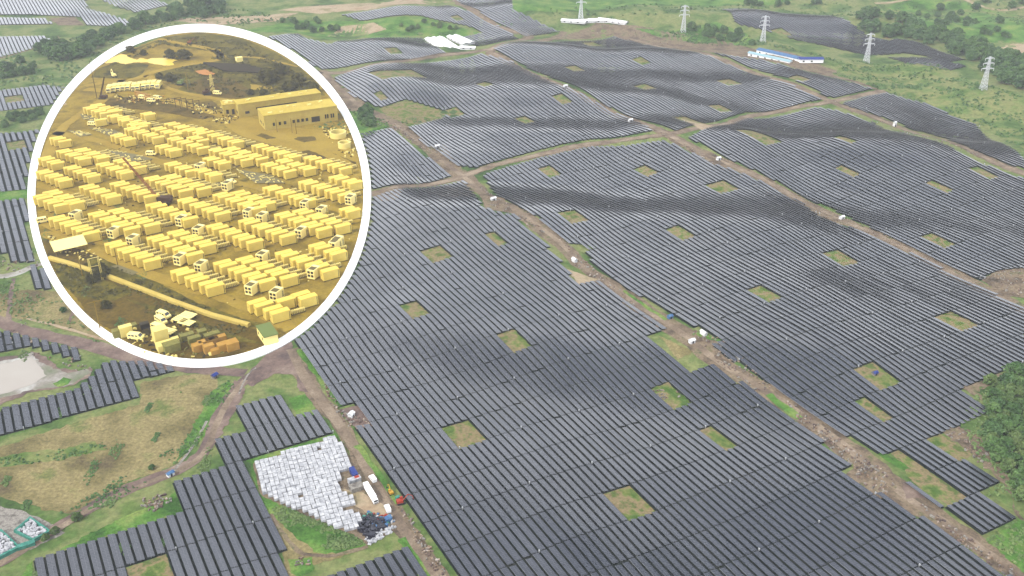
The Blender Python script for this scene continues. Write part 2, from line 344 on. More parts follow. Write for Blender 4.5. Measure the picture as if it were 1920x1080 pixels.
for name,P,Lg,pitch,u0,v0 in FIELDS:
    Pw=[S(*p) for p in P]; Pu=[uv(*p) for p in Pw]
    us=[p[0] for p in Pu]; vs=[p[1] for p in Pu]
    k0=int((min(us)-u0)//Lg)-1; k1=int((max(us)-u0)//Lg)+1
    j0=int((min(vs)-v0)//pitch)-1; j1=int((max(vs)-v0)//pitch)+2
    uu,vv=np.meshgrid(u0+Lg*np.arange(k0,k1+1),v0+pitch*np.arange(j0,j1+1)); uu=uu.ravel(); vv=vv.ravel()
    mid=uu+Lg/2
    xm,ym=xy(mid,vv); dm=ym*math.cos(PIT)+H*math.sin(PIT)
    IN_=np.stack([inpoly(Pu,uu+Lg*f,vv) for f in np.linspace(0,1,22)],1)
    for a,b,I,dq in zip(uu,vv,IN_,dm):
        if I.all(): tables.append((a,a+Lg,b,name)); continue
        if not I.any(): continue
        if dq<600 and name not in('L4','L5','L6','L7','L8'):
            if I[4] and I[17]: tables.append((a,a+Lg,b,name))
            continue
        w=np.where(I)[0]; k0_,k1_=w[0],w[-1]
        if k1_-k0_<2: continue
        tables.append((a+Lg*k0_/21,a+Lg*k1_/21,b,name))
T=np.array([(t[0],t[1],t[2]) for t in tables]); TN=[t[3] for t in tables]
bad=np.zeros(len(T),bool)
mu=(T[:,0]+T[:,1])/2
CLEAR=[]
for h in HOLES:
    Pu=[uv(*S(*p)) for p in h]; us_=sorted(p[0] for p in Pu); vs_=sorted(p[1] for p in Pu)
    uc=sum(us_)/len(us_); du=us_[-1]-us_[0]
    if len(h)>4:
        q=inpoly(Pu,mu,T[:,2]); bad|=q; CLEAR.append([xy(*p) for p in Pu]); continue
    va=(vs_[0]+vs_[1])/2; vb=(vs_[2]+vs_[3])/2
    dd_=np.abs(mu-uc)+((T[:,2]<va-2)|(T[:,2]>vb+2))*1e4
    c=int(np.argmin(dd_)); Lc_=T[c,1]-T[c,0]; nn_=max(1,round(du/Lc_-.15)) if du>30 else 1
    lo=T[c,0]; hi_=T[c,1]
    while hi_-lo<nn_*Lc_-1:
        if uc>(lo+hi_)/2: hi_+=Lc_
        else: lo-=Lc_
    if vb-va<7: m_=(va+vb)/2; va,vb=m_-3.5,m_+3.5
    q=(mu>lo)&(mu<hi_)&(T[:,2]>va-.3)&(T[:,2]<vb+.3)
    if not q.any(): CLEAR.append([xy(*p) for p in Pu]); continue
    bad|=q; CLEAR.append([xy(lo,T[q,2].min()-2.3),xy(hi_,T[q,2].min()-2.3),xy(hi_,T[q,2].max()+1.8),xy(lo,T[q,2].max()+1.8)])
ringU=[uv(*S(*p)) for p in circ(RO+3,90)]
FS=np.linspace(0,1,22); IN=np.stack([inpoly(ringU,T[:,0]+(T[:,1]-T[:,0])*f,T[:,2]) for f in FS],1)
for i in np.where(IN.any(1)&~bad)[0]:
    best=(0,0,0); st_=None
    for k in range(23):
        o_=k<22 and not IN[i,k]
        if o_ and st_ is None: st_=k
        if not o_ and st_ is not None:
            if k-st_>best[0]: best=(k-st_,st_,k-1)
            st_=None
    if best[0]<5: bad[i]=True
    else:
        a_,b_=T[i,0],T[i,1]; T[i,0]=a_+(b_-a_)*FS[best[1]]; T[i,1]=a_+(b_-a_)*FS[best[2]]
mu=(T[:,0]+T[:,1])/2
keep=~bad; T=T[keep]; TN=[n for n,k in zip(TN,keep) if k]
# rows that stop short here and there
nrs=np.random.RandomState(3)
cx,cy=xy(mu[keep],T[:,2]); hz=hgt(cx,cy)
pxs,pys=proj0(cx,cy)
vis=(pxs>-60)&(pxs<1980)&(pys<1200)&(pys>-40)
T=T[vis]; TN=[n for n,k in zip(TN,vis) if k]; cx,cy,hz=cx[vis],cy[vis],hz[vis]; pxs,pys=pxs[vis],pys[vis]
print('tables',len(T))
inframe=(pxs>6)&(pxs<1914)&(pys<1074)
depth=cy*math.cos(PIT)+H*math.sin(PIT)
full=(T[:,1]-T[:,0])>11.9
order=np.argsort(np.where(inframe&full,depth,1e9))[:300]
near=np.zeros(len(T),bool); near[order]=True
WT=3.15; TILT=R(10)
def table_mesh(Ls,far=False):
    """panel slab, low edge towards +v, centred on 0"""
    pass
dv=WT/2*math.cos(TILT); dzt=WT/2*math.sin(TILT); HM=1.15
def tpoint(u,v,z): x,y=xy(u,v); return (x,y,z)
# all the further tables: one object
idx=np.where(~near)[0]
n=len(idx); SEG=1
u0=T[idx,0]+.28; u1=T[idx,1]-.28; v=T[idx,2]
gap=nrs.rand(n)<.10; u1=np.where(gap&(depth[idx]<900),u1-0.9,u1)
jz=nrs.uniform(-.08,.08,n); jt=nrs.normal(0,.012,n)
NS=4; f0=np.tile(np.arange(NS)/NS,n); f1=np.tile((np.arange(NS)+1)/NS,n)
ra=lambda q:np.repeat(q,NS)
LT,U0=ra(u1-u0),ra(u0); u0,u1=U0+LT*f0,U0+LT*f1; UOFF=LT*f0; v,jz,jt=ra(v),ra(jz),ra(jt); n*=NS
def corner(u,vo,zo):
    x=u*ua[0]+(v+vo)*ub[0]; y=u*ua[1]+(v+vo)*ub[1]
    xc=u*ua[0]+v*ub[0]; yc=u*ua[1]+v*ub[1]
    return np.stack([x,y,hgt(xc,yc)+HM+zo+jz],-1)
cs=lambda u:(hgt(*xy(u,v+2))-hgt(*xy(u,v-2)))/4
hi=dzt+jt*WT/2-cs(u0)*dv; hi1=dzt+jt*WT/2-cs(u1)*dv
A0=corner(u0,-dv,hi); A1=corner(u0,dv,-hi); A2=corner(u1,dv,-hi1); A3=corner(u1,-dv,hi1)
th=np.array([0,0,.10])
Vv=np.stack([A0,A1,A2,A3,A0-th,A1-th,A2-th,A3-th],1).reshape(-1,3)
base=(np.arange(n)*8)[:,None]
quads=[(0,1,2,3),(4,7,6,5),(0,4,5,1),(1,5,6,2),(2,6,7,3),(3,7,4,0)]
Ff=np.concatenate([base+np.array(q)[None] for q in quads],1).reshape(n,6,4)
# orientation check
a,b,c=A0[0],A1[0],A2[0]; flip=np.cross(b-a,c-b)[2]<0
if flip: Ff=Ff[:,:,::-1]
me=bpy.data.meshes.new('solar_tables'); me.from_pydata(Vv.tolist(),[],Ff.reshape(-1,4).tolist())
me.materials.append(M_panel); me.materials.append(M_steel)
me.polygons.foreach_set('material_index',np.tile([0,1,1,1,1,1],n).astype(np.int32))
uvl=me.uv_layers.new(name='UVMap')
Lf=(u1-u0)
co={0:(UOFF,0*Lf),1:(UOFF,0*Lf+WT),2:(UOFF+Lf,0*Lf+WT),3:(UOFF+Lf,0*Lf),4:(0*Lf,0*Lf),5:(0*Lf,0*Lf),6:(0*Lf,0*Lf),7:(0*Lf,0*Lf)}
UV=np.zeros((n,6,4,2))
for fi,q in enumerate(quads):
    qq=q[::-1] if flip else q
    for k,ci in enumerate(qq):
        if fi==0: UV[:,fi,k,0]=co[ci][0]; UV[:,fi,k,1]=co[ci][1]
        else: UV[:,fi,k]=.5
uvl.data.foreach_set('uv',UV.ravel()); me.update()
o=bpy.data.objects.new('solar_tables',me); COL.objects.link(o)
tag(o,'long parallel rows of dark solar tables covering the plain into the distance','solar panels',kind='stuff')
# the nearest 300, each a thing
def near_table(Lg):
    L2=Lg/2-.28
    root=empty('solar_table',(0,0,0),0,'x','solar panel','solar tables nearest the camera')
    me=bpy.data.meshes.new('panel_surface')
    vs=[(-L2,dv,HM+dzt),(-L2,-dv,HM-dzt),(L2,-dv,HM-dzt),(L2,dv,HM+dzt)]   # local x along u, local y = -v side high
    vs=vs+[(x,y,z-.06) for x,y,z in vs]
    me.from_pydata(vs,[],[(0,1,2,3),(4,7,6,5),(0,4,5,1),(1,5,6,2),(2,6,7,3),(3,7,4,0)]); me.materials.append(M_panel)
    ul=me.uv_layers.new(name='UVMap'); d=[.5,.5]*24; d[:8]=[0,0,0,WT,2*L2,WT,2*L2,0]; ul.data.foreach_set('uv',d); me.update()
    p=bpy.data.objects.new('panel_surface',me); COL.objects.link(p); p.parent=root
    m=MB()
    for y,z in ((dv*.6,HM+dzt*.6-.07),(-dv*.6,HM-dzt*.6-.07)): m.bar((-L2,y,z-.08),(L2,y,z-.08),.12)
    k=int(Lg//4)
    for i in range(k+1):
        x=-L2+.6+(2*L2-1.2)*i/k; m.bar((x,dv,HM+dzt-.1),(x,-dv,HM-dzt-.1),.09)
    for i in range(k+1):
        x=-L2+.6+(2*L2-1.2)*i/k; m.bar((x,.1,-.6),(x,.1,HM-.1),.14)
    m.build('support_frame',M_steel,root)
    return root
protos={}
lbl={'L9':('blue-grey solar table in the near block left of the brown dirt road','solar tables in the near block left of the road'),
     'L10':('solar table in the small block between the white goods yard and the bottom edge','solar tables in the small block under the goods yard'),
     'F1':('dark solar table in the nearest rows right of the dirt road','nearest solar tables of the big field'),
     'F2':('dark solar table of the corner block by the wood at the right edge','solar tables of the right corner block')}
for i in order:
    Lg=round(float(T[i,1]-T[i,0]),1); nm=TN[i]
    key=Lg
    c=(float(cx[i]),float(cy[i]),float(hz[i]))
    um=float((T[i,0]+T[i,1])/2); vm=float(T[i,2])
    e0=float(hgt(*xy(float(T[i,0]),vm))); e1=float(hgt(*xy(float(T[i,1]),vm)))
    s0=float(hgt(*xy(um,vm-2))); s1=float(hgt(*xy(um,vm+2)))
    if key not in protos: protos[key]=near_table(Lg); r=protos[key]
    else: r=dup(protos[key],(0,0,0))
    r.location=(c[0],c[1],(e0+e1)/2)
    r.rotation_euler=(math.atan((s0-s1)/4)*1.0,-math.atan((e1-e0)/Lg),math.atan2(ua[1],ua[0]))
    l=lbl.get(nm,('small dark solar table in a far row','far solar tables')); r['label']=l[0]; r['group']=l[1]
# field soil, darkened to paint in the shade of the row gaps
pitchof={n:(p,q) for n,_,q,p,_,_ in FIELDS}
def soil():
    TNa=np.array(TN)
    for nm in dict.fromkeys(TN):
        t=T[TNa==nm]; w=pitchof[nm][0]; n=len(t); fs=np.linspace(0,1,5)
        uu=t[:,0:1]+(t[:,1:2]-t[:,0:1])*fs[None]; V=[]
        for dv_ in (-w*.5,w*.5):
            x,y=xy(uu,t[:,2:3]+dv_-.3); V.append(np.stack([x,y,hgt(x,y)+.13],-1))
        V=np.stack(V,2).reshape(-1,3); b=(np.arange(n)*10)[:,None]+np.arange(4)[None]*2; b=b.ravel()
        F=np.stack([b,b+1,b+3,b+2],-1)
        me=bpy.data.meshes.new('shaded_field_soil'); me.from_pydata(V.tolist(),[],F[:,::-1].tolist()); me.materials.append(M_field); me.update()
        o=bpy.data.objects.new('shaded_field_soil',me); COL.objects.link(o); tag(o,kind='structure')
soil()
for k,h in enumerate(CLEAR):
    m_=M_clear
    sheet('grass_clearing',h,m_,.11+.015*(k%3),step=1.5,jit=.7,px=False)
# combiner boxes on posts at aisle ends
b=MB(); b.box((0,0,1.2),(.75,.4,.9)); bx=b.build('box_body',M_steel)
root=empty('combiner_box',(0,0,0),0,'small white combiner box on a post at the end of a solar table','electrical box','white combiner boxes at the aisles')
bx.parent=root; b=MB(); b.bar((0,0,-.3),(0,0,1.2),.12); b.bar((.4,0,-.3),(.4,0,1.2),.12); b.build('post',M_steel,root)
first=True; cand=[]
for i in np.where(depth<1150)[0]:
    j=int(round((T[i,2]-127.4)/3.9)); q=int(round((T[i,0]-270)/21))
    if (j*7+q*5)%9==0 and (q%2==0) and rng.random()<.75: cand.append(i)
cand=sorted(cand,key=lambda i:depth[i])[:280]
for i in cand:
    u_,v_=float(T[i,0])-.2,float(T[i,2])+1.9
    x,y=xy(u_,v_); loc=(x,y,float(hgt(x,y)))
    if first: root.location=loc; root.rotation_euler.z=math.atan2(ua[1],ua[0]); first=False
    else: dup(root,loc,math.atan2(ua[1],ua[0]))
# ------------------------------------------------------------------ roads and bare ground outside the ring
ext=lambda P:P
corr=[ # (points, corridor width, track width)
 ([(545,655),(560,690),(597,745),(632,790),(672,850),(712,925),(748,980),(790,1040),(835,1100),(880,1170)],9.,5.2),
 ([(600,132),(640,170),(690,212),(745,235),(790,270),(850,318),(890,345),(920,375),(965,392),(1010,425),(1060,462),(1090,500),(1140,530),(1200,575),(1240,600),(1300,640),(1345,680),(1430,728),(1500,775),(1560,820),(1625,868),(1700,935),(1780,985),(1850,1035),(1935,1095)],13.,4.6),
 ([(850,0),(900,30),(950,58),(1010,70),(905,97),(945,108),(1045,160),(1110,190),(1180,225),(1250,253),(1330,295),(1440,340),(1520,385),(1580,415),(1650,443),(1760,498),(1850,545),(1935,590)],12.,5.),
 ([(1150,66),(1240,88),(1330,103),(1400,130),(1470,155),(1560,193),(1640,220),(1700,243),(1830,290),(1940,332)],10.,5.),
 ([(560,395),(700,364),(785,348),(872,330),(940,305),(1010,291),(1110,269),(1180,260),(1262,254),(1340,236),(1400,216),(1470,205),(1535,196),(1565,190),(1610,180),(1660,171)],9.,5.5),
 ([(590,135),(640,138),(700,124),(780,110),(830,103),(880,97),(960,85),(1040,72),(1060,60)],11.,6.),
]
for P,wc,wt in corr:
    ribbon('dirt_verge',P,wc,M_dirt,.14,jit=1.1)
    ribbon('dirt_road',P,wt,M_track,.20,jit=.4)
# left network
ribbon('dirt_road',[(-20,1065),(60,1020),(130,975),(200,935),(270,905),(340,880),(385,850),(400,800),(425,750),(455,715),(500,690),(545,670)],7.,M_mud,.16,jit=.7)
ribbon('dirt_road',[(-20,1068),(60,1023),(130,978),(200,938),(270,908),(340,882),(388,850),(403,800),(428,750),(460,713)],3.2,M_track,.22,jit=.3)
ribbon('dirt_road',[(-20,595),(40,620),(100,632),(180,650),(250,672),(330,690),(400,695),(460,700)],9.,M_mud,.15,jit=.9)
ribbon('dirt_road',[(-10,520),(30,515),(60,500),(110,485)],6.,M_milk,.15,jit=.6)
ribbon('drainage_ditch',[(16,600),(20,560),(26,522)],3.,M_mud,.14,jit=.4)
ribbon('footpath',[(50,598),(110,612),(170,630),(240,650)],2.,M_claybare,.2,jit=.4)
ribbon('drainage_ditch',[(130,605),(138,580),(125,560),(110,545)],1.6,M_mud,.2,jit=.4)
sheet('mud_yard',[(455,712),(500,665),(545,640),(560,690),(590,735),(560,735),(556,705),(520,700),(470,725)],M_mud,.18,jit=.8)
sheet('mud_yard',[(405,830),(440,775),(462,730),(440,712),(415,760),(395,820)],M_mud,.18,jit=.8)
ribbon('water_channel',[(322,890),(338,868),(362,838),(388,790)],1.3,M_gravel,.25,jit=.1)
ribbon('water_channel',[(448,740),(455,720),(466,700),(480,690)],1.1,M_gravel,.25,jit=.1)
# left grass and dry land
sheet('dry_meadow',[(-30,845),(0,838),(150,790),(265,757),(262,718),(330,705),(400,700),(415,730),(395,775),(370,830),(330,872),(250,900),(170,945),(130,965),(80,955),(0,930),(-30,925)],M_dry,.09,jit=1.)
sheet('grass',[(-30,862),(40,850),(120,842),(175,826),(200,842),(120,862),(30,874),(-30,874)],M_rough,.13,jit=1.)
sheet('grass',[(395,735),(430,712),(440,725),(400,790),(365,840),(330,868),(345,830),(372,780)],M_lush,.13,jit=1.)
sheet('grass',[(200,985),(330,925),(345,960),(200,1005),(150,1025),(110,1032),(170,1000)],M_lush,.13,jit=1.)
sheet('grass',[(60,1048),(40,1080),(20,1100),(64,1100)],M_lush,.13,jit=.5)
sheet('dry_meadow',[(-30,510),(60,545),(120,545),(170,600),(190,640),(60,600),(-30,590)],M_dry,.09,jit=1.)
sheet('grass',[(0,515),(55,505),(60,540),(20,550),(-20,545)],M_grass,.13,jit=1.)
sheet('gravel_yard',[(-30,945),(40,958),(105,985),(120,1000),(60,1030),(0,1052),(-30,1060)],M_gravel,.15,jit=.5)
# pond at left
sheet('pond_bank',[(-30,672),(25,668),(60,660),(85,668),(110,690),(150,695),(175,690),(170,705),(130,725),(60,735),(0,760),(-30,770)],M_mud,.15,jit=.8)
sheet('pond_shore',[(-30,685),(30,672),(55,660),(72,675),(95,690),(130,700),(160,693),(172,697),(135,722),(60,732),(-30,755)],M_milk,.2,jit=.9)
sheet('pond_water',[(-30,690),(20,680),(45,670),(62,672),(80,692),(86,705),(60,722),(20,735),(-30,750)],M_water,.27,jit=.6)
sheet('grass',[(100,720),(120,708),(135,712),(128,722),(108,727)],M_lush,.28,jit=.4)
# green strips right of goods yard etc
sheet('grass_bank',[(478,925),(490,932),(560,962),(660,1005),(690,1020),(655,1040),(590,1060),(540,1090),(530,1040)],M_dry,.12,jit=.6)
sheet('grass_bank',[(470,868),(490,930),(560,960),(665,1005),(690,1022),(640,1040),(590,1035),(530,985),(492,955)],M_lush,.16,jit=.8)
sheet('grass_bank',[(540,1050),(585,1045),(590,1070),(560,1085),(545,1075)],M_lush,.17,jit=.5)
sheet('grass_bank',[(460,864),(630,812),(636,822),(475,872)],M_lush,.13,jit=.3)
sheet('grass_bank',[(540,748),(575,738),(596,776),(560,784)],M_lush,.13,jit=.4)
ribbon('footpath',[(505,965),(530,1000),(560,1040),(620,1045),(690,1025)],2.2,M_dirt,.2,jit=.4)
for P,w in (([(560,655),(600,712),(640,762)],2.6),([(670,835),(705,885),(745,945)],3.),([(752,1010),(790,1070),(830,1130)],3.5),([(1170,545),(1205,572),(1250,600)],2.5),([(1440,740),(1500,785)],4.),([(1650,850),(1700,880)],4.),([(1300,625),(1350,640)],3.)):
    ribbon('grass_verge',P,w,M_lush,.24,jit=.7)
# pads where the rows leave room beside the roads
for P,m_ in (([(636,768),(675,760),(700,800),(668,806)],M_mud),([(1062,505),(1122,525),(1085,535)],M_claybare),([(1235,630),(1300,660),(1270,675)],M_dry),([(1300,625),(1352,640),(1335,652)],M_dirt),([(1586,890),(1612,868),(1660,870),(1690,905),(1668,932),(1647,938)],M_dirt),([(895,360),(945,372),(960,400),(910,392)],M_dirt),([(795,275),(835,270),(850,300),(815,300)],M_dirt),([(1065,458),(1122,462),(1092,476)],M_grass),([(1320,292),(1350,300),(1365,312),(1325,307)],M_dirt),([(1505,382),(1560,405),(1580,425),(1530,402)],M_dirt),([(1840,525),(1870,508),(1935,502),(1935,560),(1880,555)],M_dirt),([(1275,222),(1345,238),(1315,245)],M_claybare),([(695,365),(760,352),(745,375),(710,378)],M_dirt),([(1690,905),(1722,917),(1735,935),(1700,935)],M_mud)):
    sheet('bare_pad',P,m_,.22,step=2.,jit=.6)
# far land
FAR=[('grass',[(430,62),(560,38),(660,40),(740,32),(800,32),(900,62),(850,72),(640,76),(600,72),(560,62)],M_lush),
 ('bare_pad',[(612,68),(640,50),(700,42),(725,55),(680,68)],M_claybare),
 ('bare_pad',[(520,20),(640,8),(760,-2),(850,2),(700,18),(600,26)],M_claybare),
 ('grass',[(712,203),(762,187),(828,208),(838,216),(830,224),(762,236),(735,228)],M_clear),
 ('grass',[(560,200),(640,180),(690,212),(735,235),(690,255),(600,262)],M_lush),
 ('bare_pad',[(560,190),(610,140),(700,205),(770,240),(735,242),(690,215),(640,205)],M_dirt),
 ('bare_pad',[(1000,75),(1120,52),(1240,40),(1350,68),(1420,92),(1545,125),(1700,165),(1640,168),(1420,110),(1330,98),(1150,66)],M_dirt),
 ('grass',[(1190,55),(1260,40),(1345,35),(1400,55),(1420,85),(1330,80),(1250,75)],M_lush),
 ('grass',[(1640,165),(1560,140),(1600,112),(1760,120),(1850,160),(1940,190),(1940,300),(1860,245),(1740,195)],M_rough),
 ('grass',[(960,20),(1080,22),(1350,12),(1500,0),(1950,10),(1950,-30),(960,-30)],M_lush),
 ('meadow',[(1620,20),(1700,10),(1940,30),(1940,80),(1820,75),(1700,45)],M_lush),
 ('bare_pad',[(1866,90),(1900,82),(1945,85),(1945,108),(1880,105)],M_claybare),
 ('grass',[(1800,790),(1862,770),(1840,720),(1925,680),(1975,700),(1975,1080),(1930,1080),(1850,1012),(1910,972),(1845,922),(1880,904),(1825,852)],M_grass),
 ('bare_pad',[(1765,812),(1795,800),(1830,810),(1870,850),(1895,900),(1905,960),(1920,985),(1880,905),(1825,852)],M_dirt),
 ('bare_pad',[(1805,728),(1930,683),(1930,698),(1830,735),(1860,765)],M_dirt),
 ('grass',[(1850,1012),(1910,975),(1970,1000),(1970,1110),(1900,1060)],M_lush),
 ('grass',[(-30,110),(100,80),(130,85),(200,60),(280,45),(380,20),(420,30),(330,60),(200,110),(120,170),(80,158),(-30,170)],M_grass),
 ('grass',[(-30,212),(100,198),(95,235),(-30,248)],M_grass),
 ('bare_pad',[(90,35),(140,32),(160,48),(110,48)],M_dirt),
 ('bare_pad',[(300,36),(420,32),(560,24),(520,40),(400,48)],M_claybare),
 ('grass',[(-30,362),(60,355),(60,372),(-30,380)],M_lush),
]
for k,(nm,P,m_) in enumerate(FAR): sheet(nm,P,m_,.10+.012*k,jit=1.2)
ribbon('dirt_road',[(-30,118),(50,96),(110,75),(105,68)],5.,M_dirt,.3,jit=.6)
ribbon('dirt_road',[(-30,216),(50,207),(125,195)],5.,M_claybare,.3,jit=.6)
ribbon('dirt_road',[(1640,8),(1760,10),(1860,24),(1950,20)],5.,M_claybare,.4,jit=.6)
# goods yard with brown floor
sheet('goods_yard_floor',[(474,868),(630,820),(650,850),(672,880),(705,930),(735,965),(748,990),(690,1022),(664,1006),(560,962),(488,928)],M_dirt,.19,jit=.4)
sheet('goods_yard_floor',[(635,915),(680,925),(720,948),(735,972),(700,970),(672,952),(632,930)],M_claybare,.23,jit=.4)
exec_parts=True
# ------------------------------------------------------------------ the round yard
def clipr(P,r=RI-1.):
    out=[]
    for x,y in P:
        d=math.hypot(x-RING[0],y-RING[1])
        if d>r: x=RING[0]+(x-RING[0])*r/d; y=RING[1]+(y-RING[1])*r/d
        out.append((x,y))
    return out
inr=lambda x,y,m=0: math.hypot(x-RING[0],y-RING[1])<RI-m
def ringk():  # white border of the inset, built as a raised ring round the yard
    n=240; a=[S(*p) for p in circ(RO,n)]; b=[S(*p) for p in circ(RI,n)]; v=[];f=[]
    for i in range(n):
        for (x,y),z in ((a[i],0),(a[i],.85),(b[i],.85),(b[i],0)): v.append((x,y,z))
    for i in range(n):
        k=i*4; j=((i+1)%n)*4
        for q in range(3): f.append((k+q,j+q,j+q+1,k+q+1))
    me=bpy.data.meshes.new('ring_border'); me.from_pydata(v,[],[t[::-1] for t in f]); me.materials.append(M_ring); me.update()
    bm=__import__('bmesh').new(); bm.from_mesh(me); __import__('bmesh').ops.recalc_face_normals(bm,faces=bm.faces); 
    if sum(q.normal.z for q in bm.faces)<0: __import__('bmesh').ops.reverse_faces(bm,faces=bm.faces)
    bm.to_mesh(me); bm.free()
    o=bpy.data.objects.new('ring_border',me); COL.objects.link(o)
    tag(o,'broad white circular inset border, built as a kerb enclosing the yellow container yard','inset border')
ringk()
sheet('yard_ground',circ(RI-.3,120),Y_ground,.26,step=6.)
YS=[('yard_grass',[(190,122),(230,100),(300,74),(374,60),(450,70),(520,100),(575,140),(610,180),(560,172),(500,185),(455,186),(400,178),(330,172),(345,160),(300,150),(285,138),(330,126),(400,116),(404,104),(396,97),(330,88),(290,80)],Y_grass),
 ('yard_grass',[(296,70),(374,58),(460,70),(560,120),(600,160),(560,155),(520,125),(440,105),(420,97),(400,90),(340,82)],Y_grass),
 ('yard_grass',[(176,128),(230,112),(280,122),(262,146),(220,148),(172,146)],Y_grass),
 ('yard_hill_earth',[(345,165),(370,150),(400,142),(440,150),(470,170),(455,186),(390,182)],Y_brown),
 ('yard_hill_earth',[(470,158),(520,165),(510,172),(470,168)],Y_path),
 ('yard_earth',[(70,455),(90,430),(150,470),(230,495),(330,550),(400,590),(465,612),(530,645),(505,665),(440,690),(374,705),(250,690),(150,620),(80,510)],Y_brown),
 ('yard_grass',[(100,495),(160,510),(250,548),(215,565),(150,560),(110,535)],Y_grass),
 ('yard_grass',[(170,480),(260,510),(350,560),(460,600),(500,610),(470,615),(360,582),(260,545),(160,505)],Y_grass),
 ('yard_grass',[(230,560),(330,585),(430,625),(500,650),(450,640),(330,600)],Y_grass),
 ('yard_grass',[(300,690),(360,640),(440,640),(470,650),(430,675),(360,685)],Y_brown),
 ('yard_earth',[(440,215),(560,240),(640,250),(680,300),(672,345),(600,300),(520,275),(450,255),(420,235)],Y_path),
 ('yard_earth',[(560,285),(600,280),(668,305),(680,330),(640,318),(600,305)],Y_brown),
 ('yard_earth',[(180,190),(260,180),(330,185),(420,215),(380,225),(300,210),(200,200)],Y_brown),
 ('yard_earth',[(340,196),(400,190),(415,205),(370,214)],Y_darksoil),
 ('pit',[(480,255),(500,247),(522,250),(528,258),(500,262)],Y_darksoil),
 ('pit',[(548,262),(560,257),(590,257),(595,264),(570,268)],Y_darksoil),
 ('pond_water',[(196,116),(212,108),(228,102),(238,104),(246,110),(256,113),(264,109),(276,112),(284,110),(320,109),(332,114),(322,118),(328,123),(312,124),(290,121),(276,118),(250,118),(236,121),(215,117),(200,120)],Y_pond),
]
for k,(nm,P,m_) in enumerate(YS): sheet(nm,clipr(P),m_,.30+.013*k,jit=.8,step=4.)
for P,w in (([(298,73),(335,82),(372,88),(404,95),(416,106),(408,115),(360,121),(310,130),(275,140),(255,150),(200,155),(160,162)],9.),([(416,110),(470,106),(520,116),(560,124)],5.),([(400,94),(412,106),(420,112)],14.),([(275,142),(320,170),(370,180),(430,190)],7.),
 ([(160,168),(260,176),(360,200),(430,222),(540,262),(640,300),(690,330)],10.),([(100,250),(180,262),(240,285),(300,305),(360,318),(400,335),(520,360),(650,400)],9.),([(70,350),(130,362),(220,398),(330,440)],7.),([(70,440),(120,450),(200,480),(300,525),(420,560),(520,600),(545,620)],9.),([(80,420),(120,440),(190,455),(280,480),(330,490)],6.),([(440,470),(530,455),(620,430),(690,415)],6.),([(230,150),(200,185),(150,215),(105,250),(75,330)],10.)):
    P=[p for p in clipr(P,RI-3)]
    ribbon('yard_track',P,w,Y_path,.55,jit=.7)
sheet('slab',[(208,500),(222,498),(260,512),(248,517),(232,511)],Y_pave,.62,step=3.)
# containers
LC,WC,HC=11.4,5.0,6.2
AZC=56; rzc=R(90-AZC)
def mk_container():
    root=empty('storage_container',(0,0,0),0,'pale yellow storage container in one of the long ranks of the yard','container','yellow containers in ranks')
    b=MB(); b.box((0,0,.7),(LC,WC,HC)); b.build('body',Y_cont,root)
    b=MB(); b.box((0,0,.7+HC),(LC+.06,WC-.1,.12)); b.build('roof',Y_croof,root)
    b=MB()
    b.quad([(LC/2-.9,-WC/2-.03,1.),(LC/2-.45,-WC/2-.03,1.),(LC/2-.45,-WC/2-.03,6.3),(LC/2-.9,-WC/2-.03,6.3)])
    b.build('door_slot',Y_seam,root); b=MB()
    b.quad([(-LC/2-.03,.08,1.),(-LC/2-.03,-.08,1.),(-LC/2-.03,-.08,6.5),(-LC/2-.03,.08,6.5)]); b.build('door_seam',Y_seam,root); b=MB()
    b.quad([(-LC/2-.03,1.6,3.2),(-LC/2-.03,.9,3.2),(-LC/2-.03,.9,4.2),(-LC/2-.03,1.6,4.2)])
    b.build('vent',Y_seam,root)
    b=MB()
    for x in (-LC/2+.6,0,LC/2-.6):
        for y in (-WC/2+.5,WC/2-.5): b.box((x,y,0),(.9,.7,.7))
    for y in (-WC/2+.5,WC/2-.5): b.box((0,y,.28),(LC-1,.3,.42))
    b.build('plinth',Y_dark,root)
    return root
proto=mk_container(); usedp=[False]
fdir=adir(126.6)
FILES=[((467,570),5),((549,556),5),((520,566),1),
((324,512),6),((404,497),7),((445,490),7),((519,478),7),((581,464),7),((649,449),3),
((201,461),7),((279,450),7),((318,440),6),((390,428),7),((450,418),7),((517,406),7),((551,400),7),((638,396),4),
((96,413),7),((170,405),7),((207,399),7),((277,388),7),((336,379),7),((402,369),7),((434,366),6),((495,356),7),((562,345),7),((619,336),6),((66,372),5),
((85,365),6),((153,354),6),((210,348),7),((274,338),7),((307,335),7),((365,322),4),((70,325),6),((122,317),6),((183,311),6),((215,304),5),((310,310),5),((490,311),5),((518,304),6),((571,299),7),
((74,300),4),((108,286),6),((142,284),6),((96,262),3),((210,257),4),((235,244),7),((285,244),5),((310,235),8),((293,277),4),((315,263),7),((352,261),3),((393,284),7),((421,282),7),((390,256),6),((473,276),8),((382,300),4),
((158,205),5),((172,200),6),((187,215),4),((207,222),4),((222,224),6),((265,216),2),((180,228),1),((240,236),3),((330,250),1),((362,246),5)]
placed=[]
def put_container(c,lab=None,rz=rzc,sc_=1.):
    loc=(c.x,c.y,.3)
    for q in placed:
        if (q[0]-c.x)**2+(q[1]-c.y)**2<4.6**2: return
    px_,py_=proj0(c.x,c.y)
    if not inr(px_,py_,13): return
    placed.append((c.x,c.y))
    if not usedp[0]:
        proto.location=loc; proto.rotation_euler.z=rz; proto.scale=(sc_,)*3; usedp[0]=True
    else: dup(proto,loc,rz,scale=sc_)
cab=[];
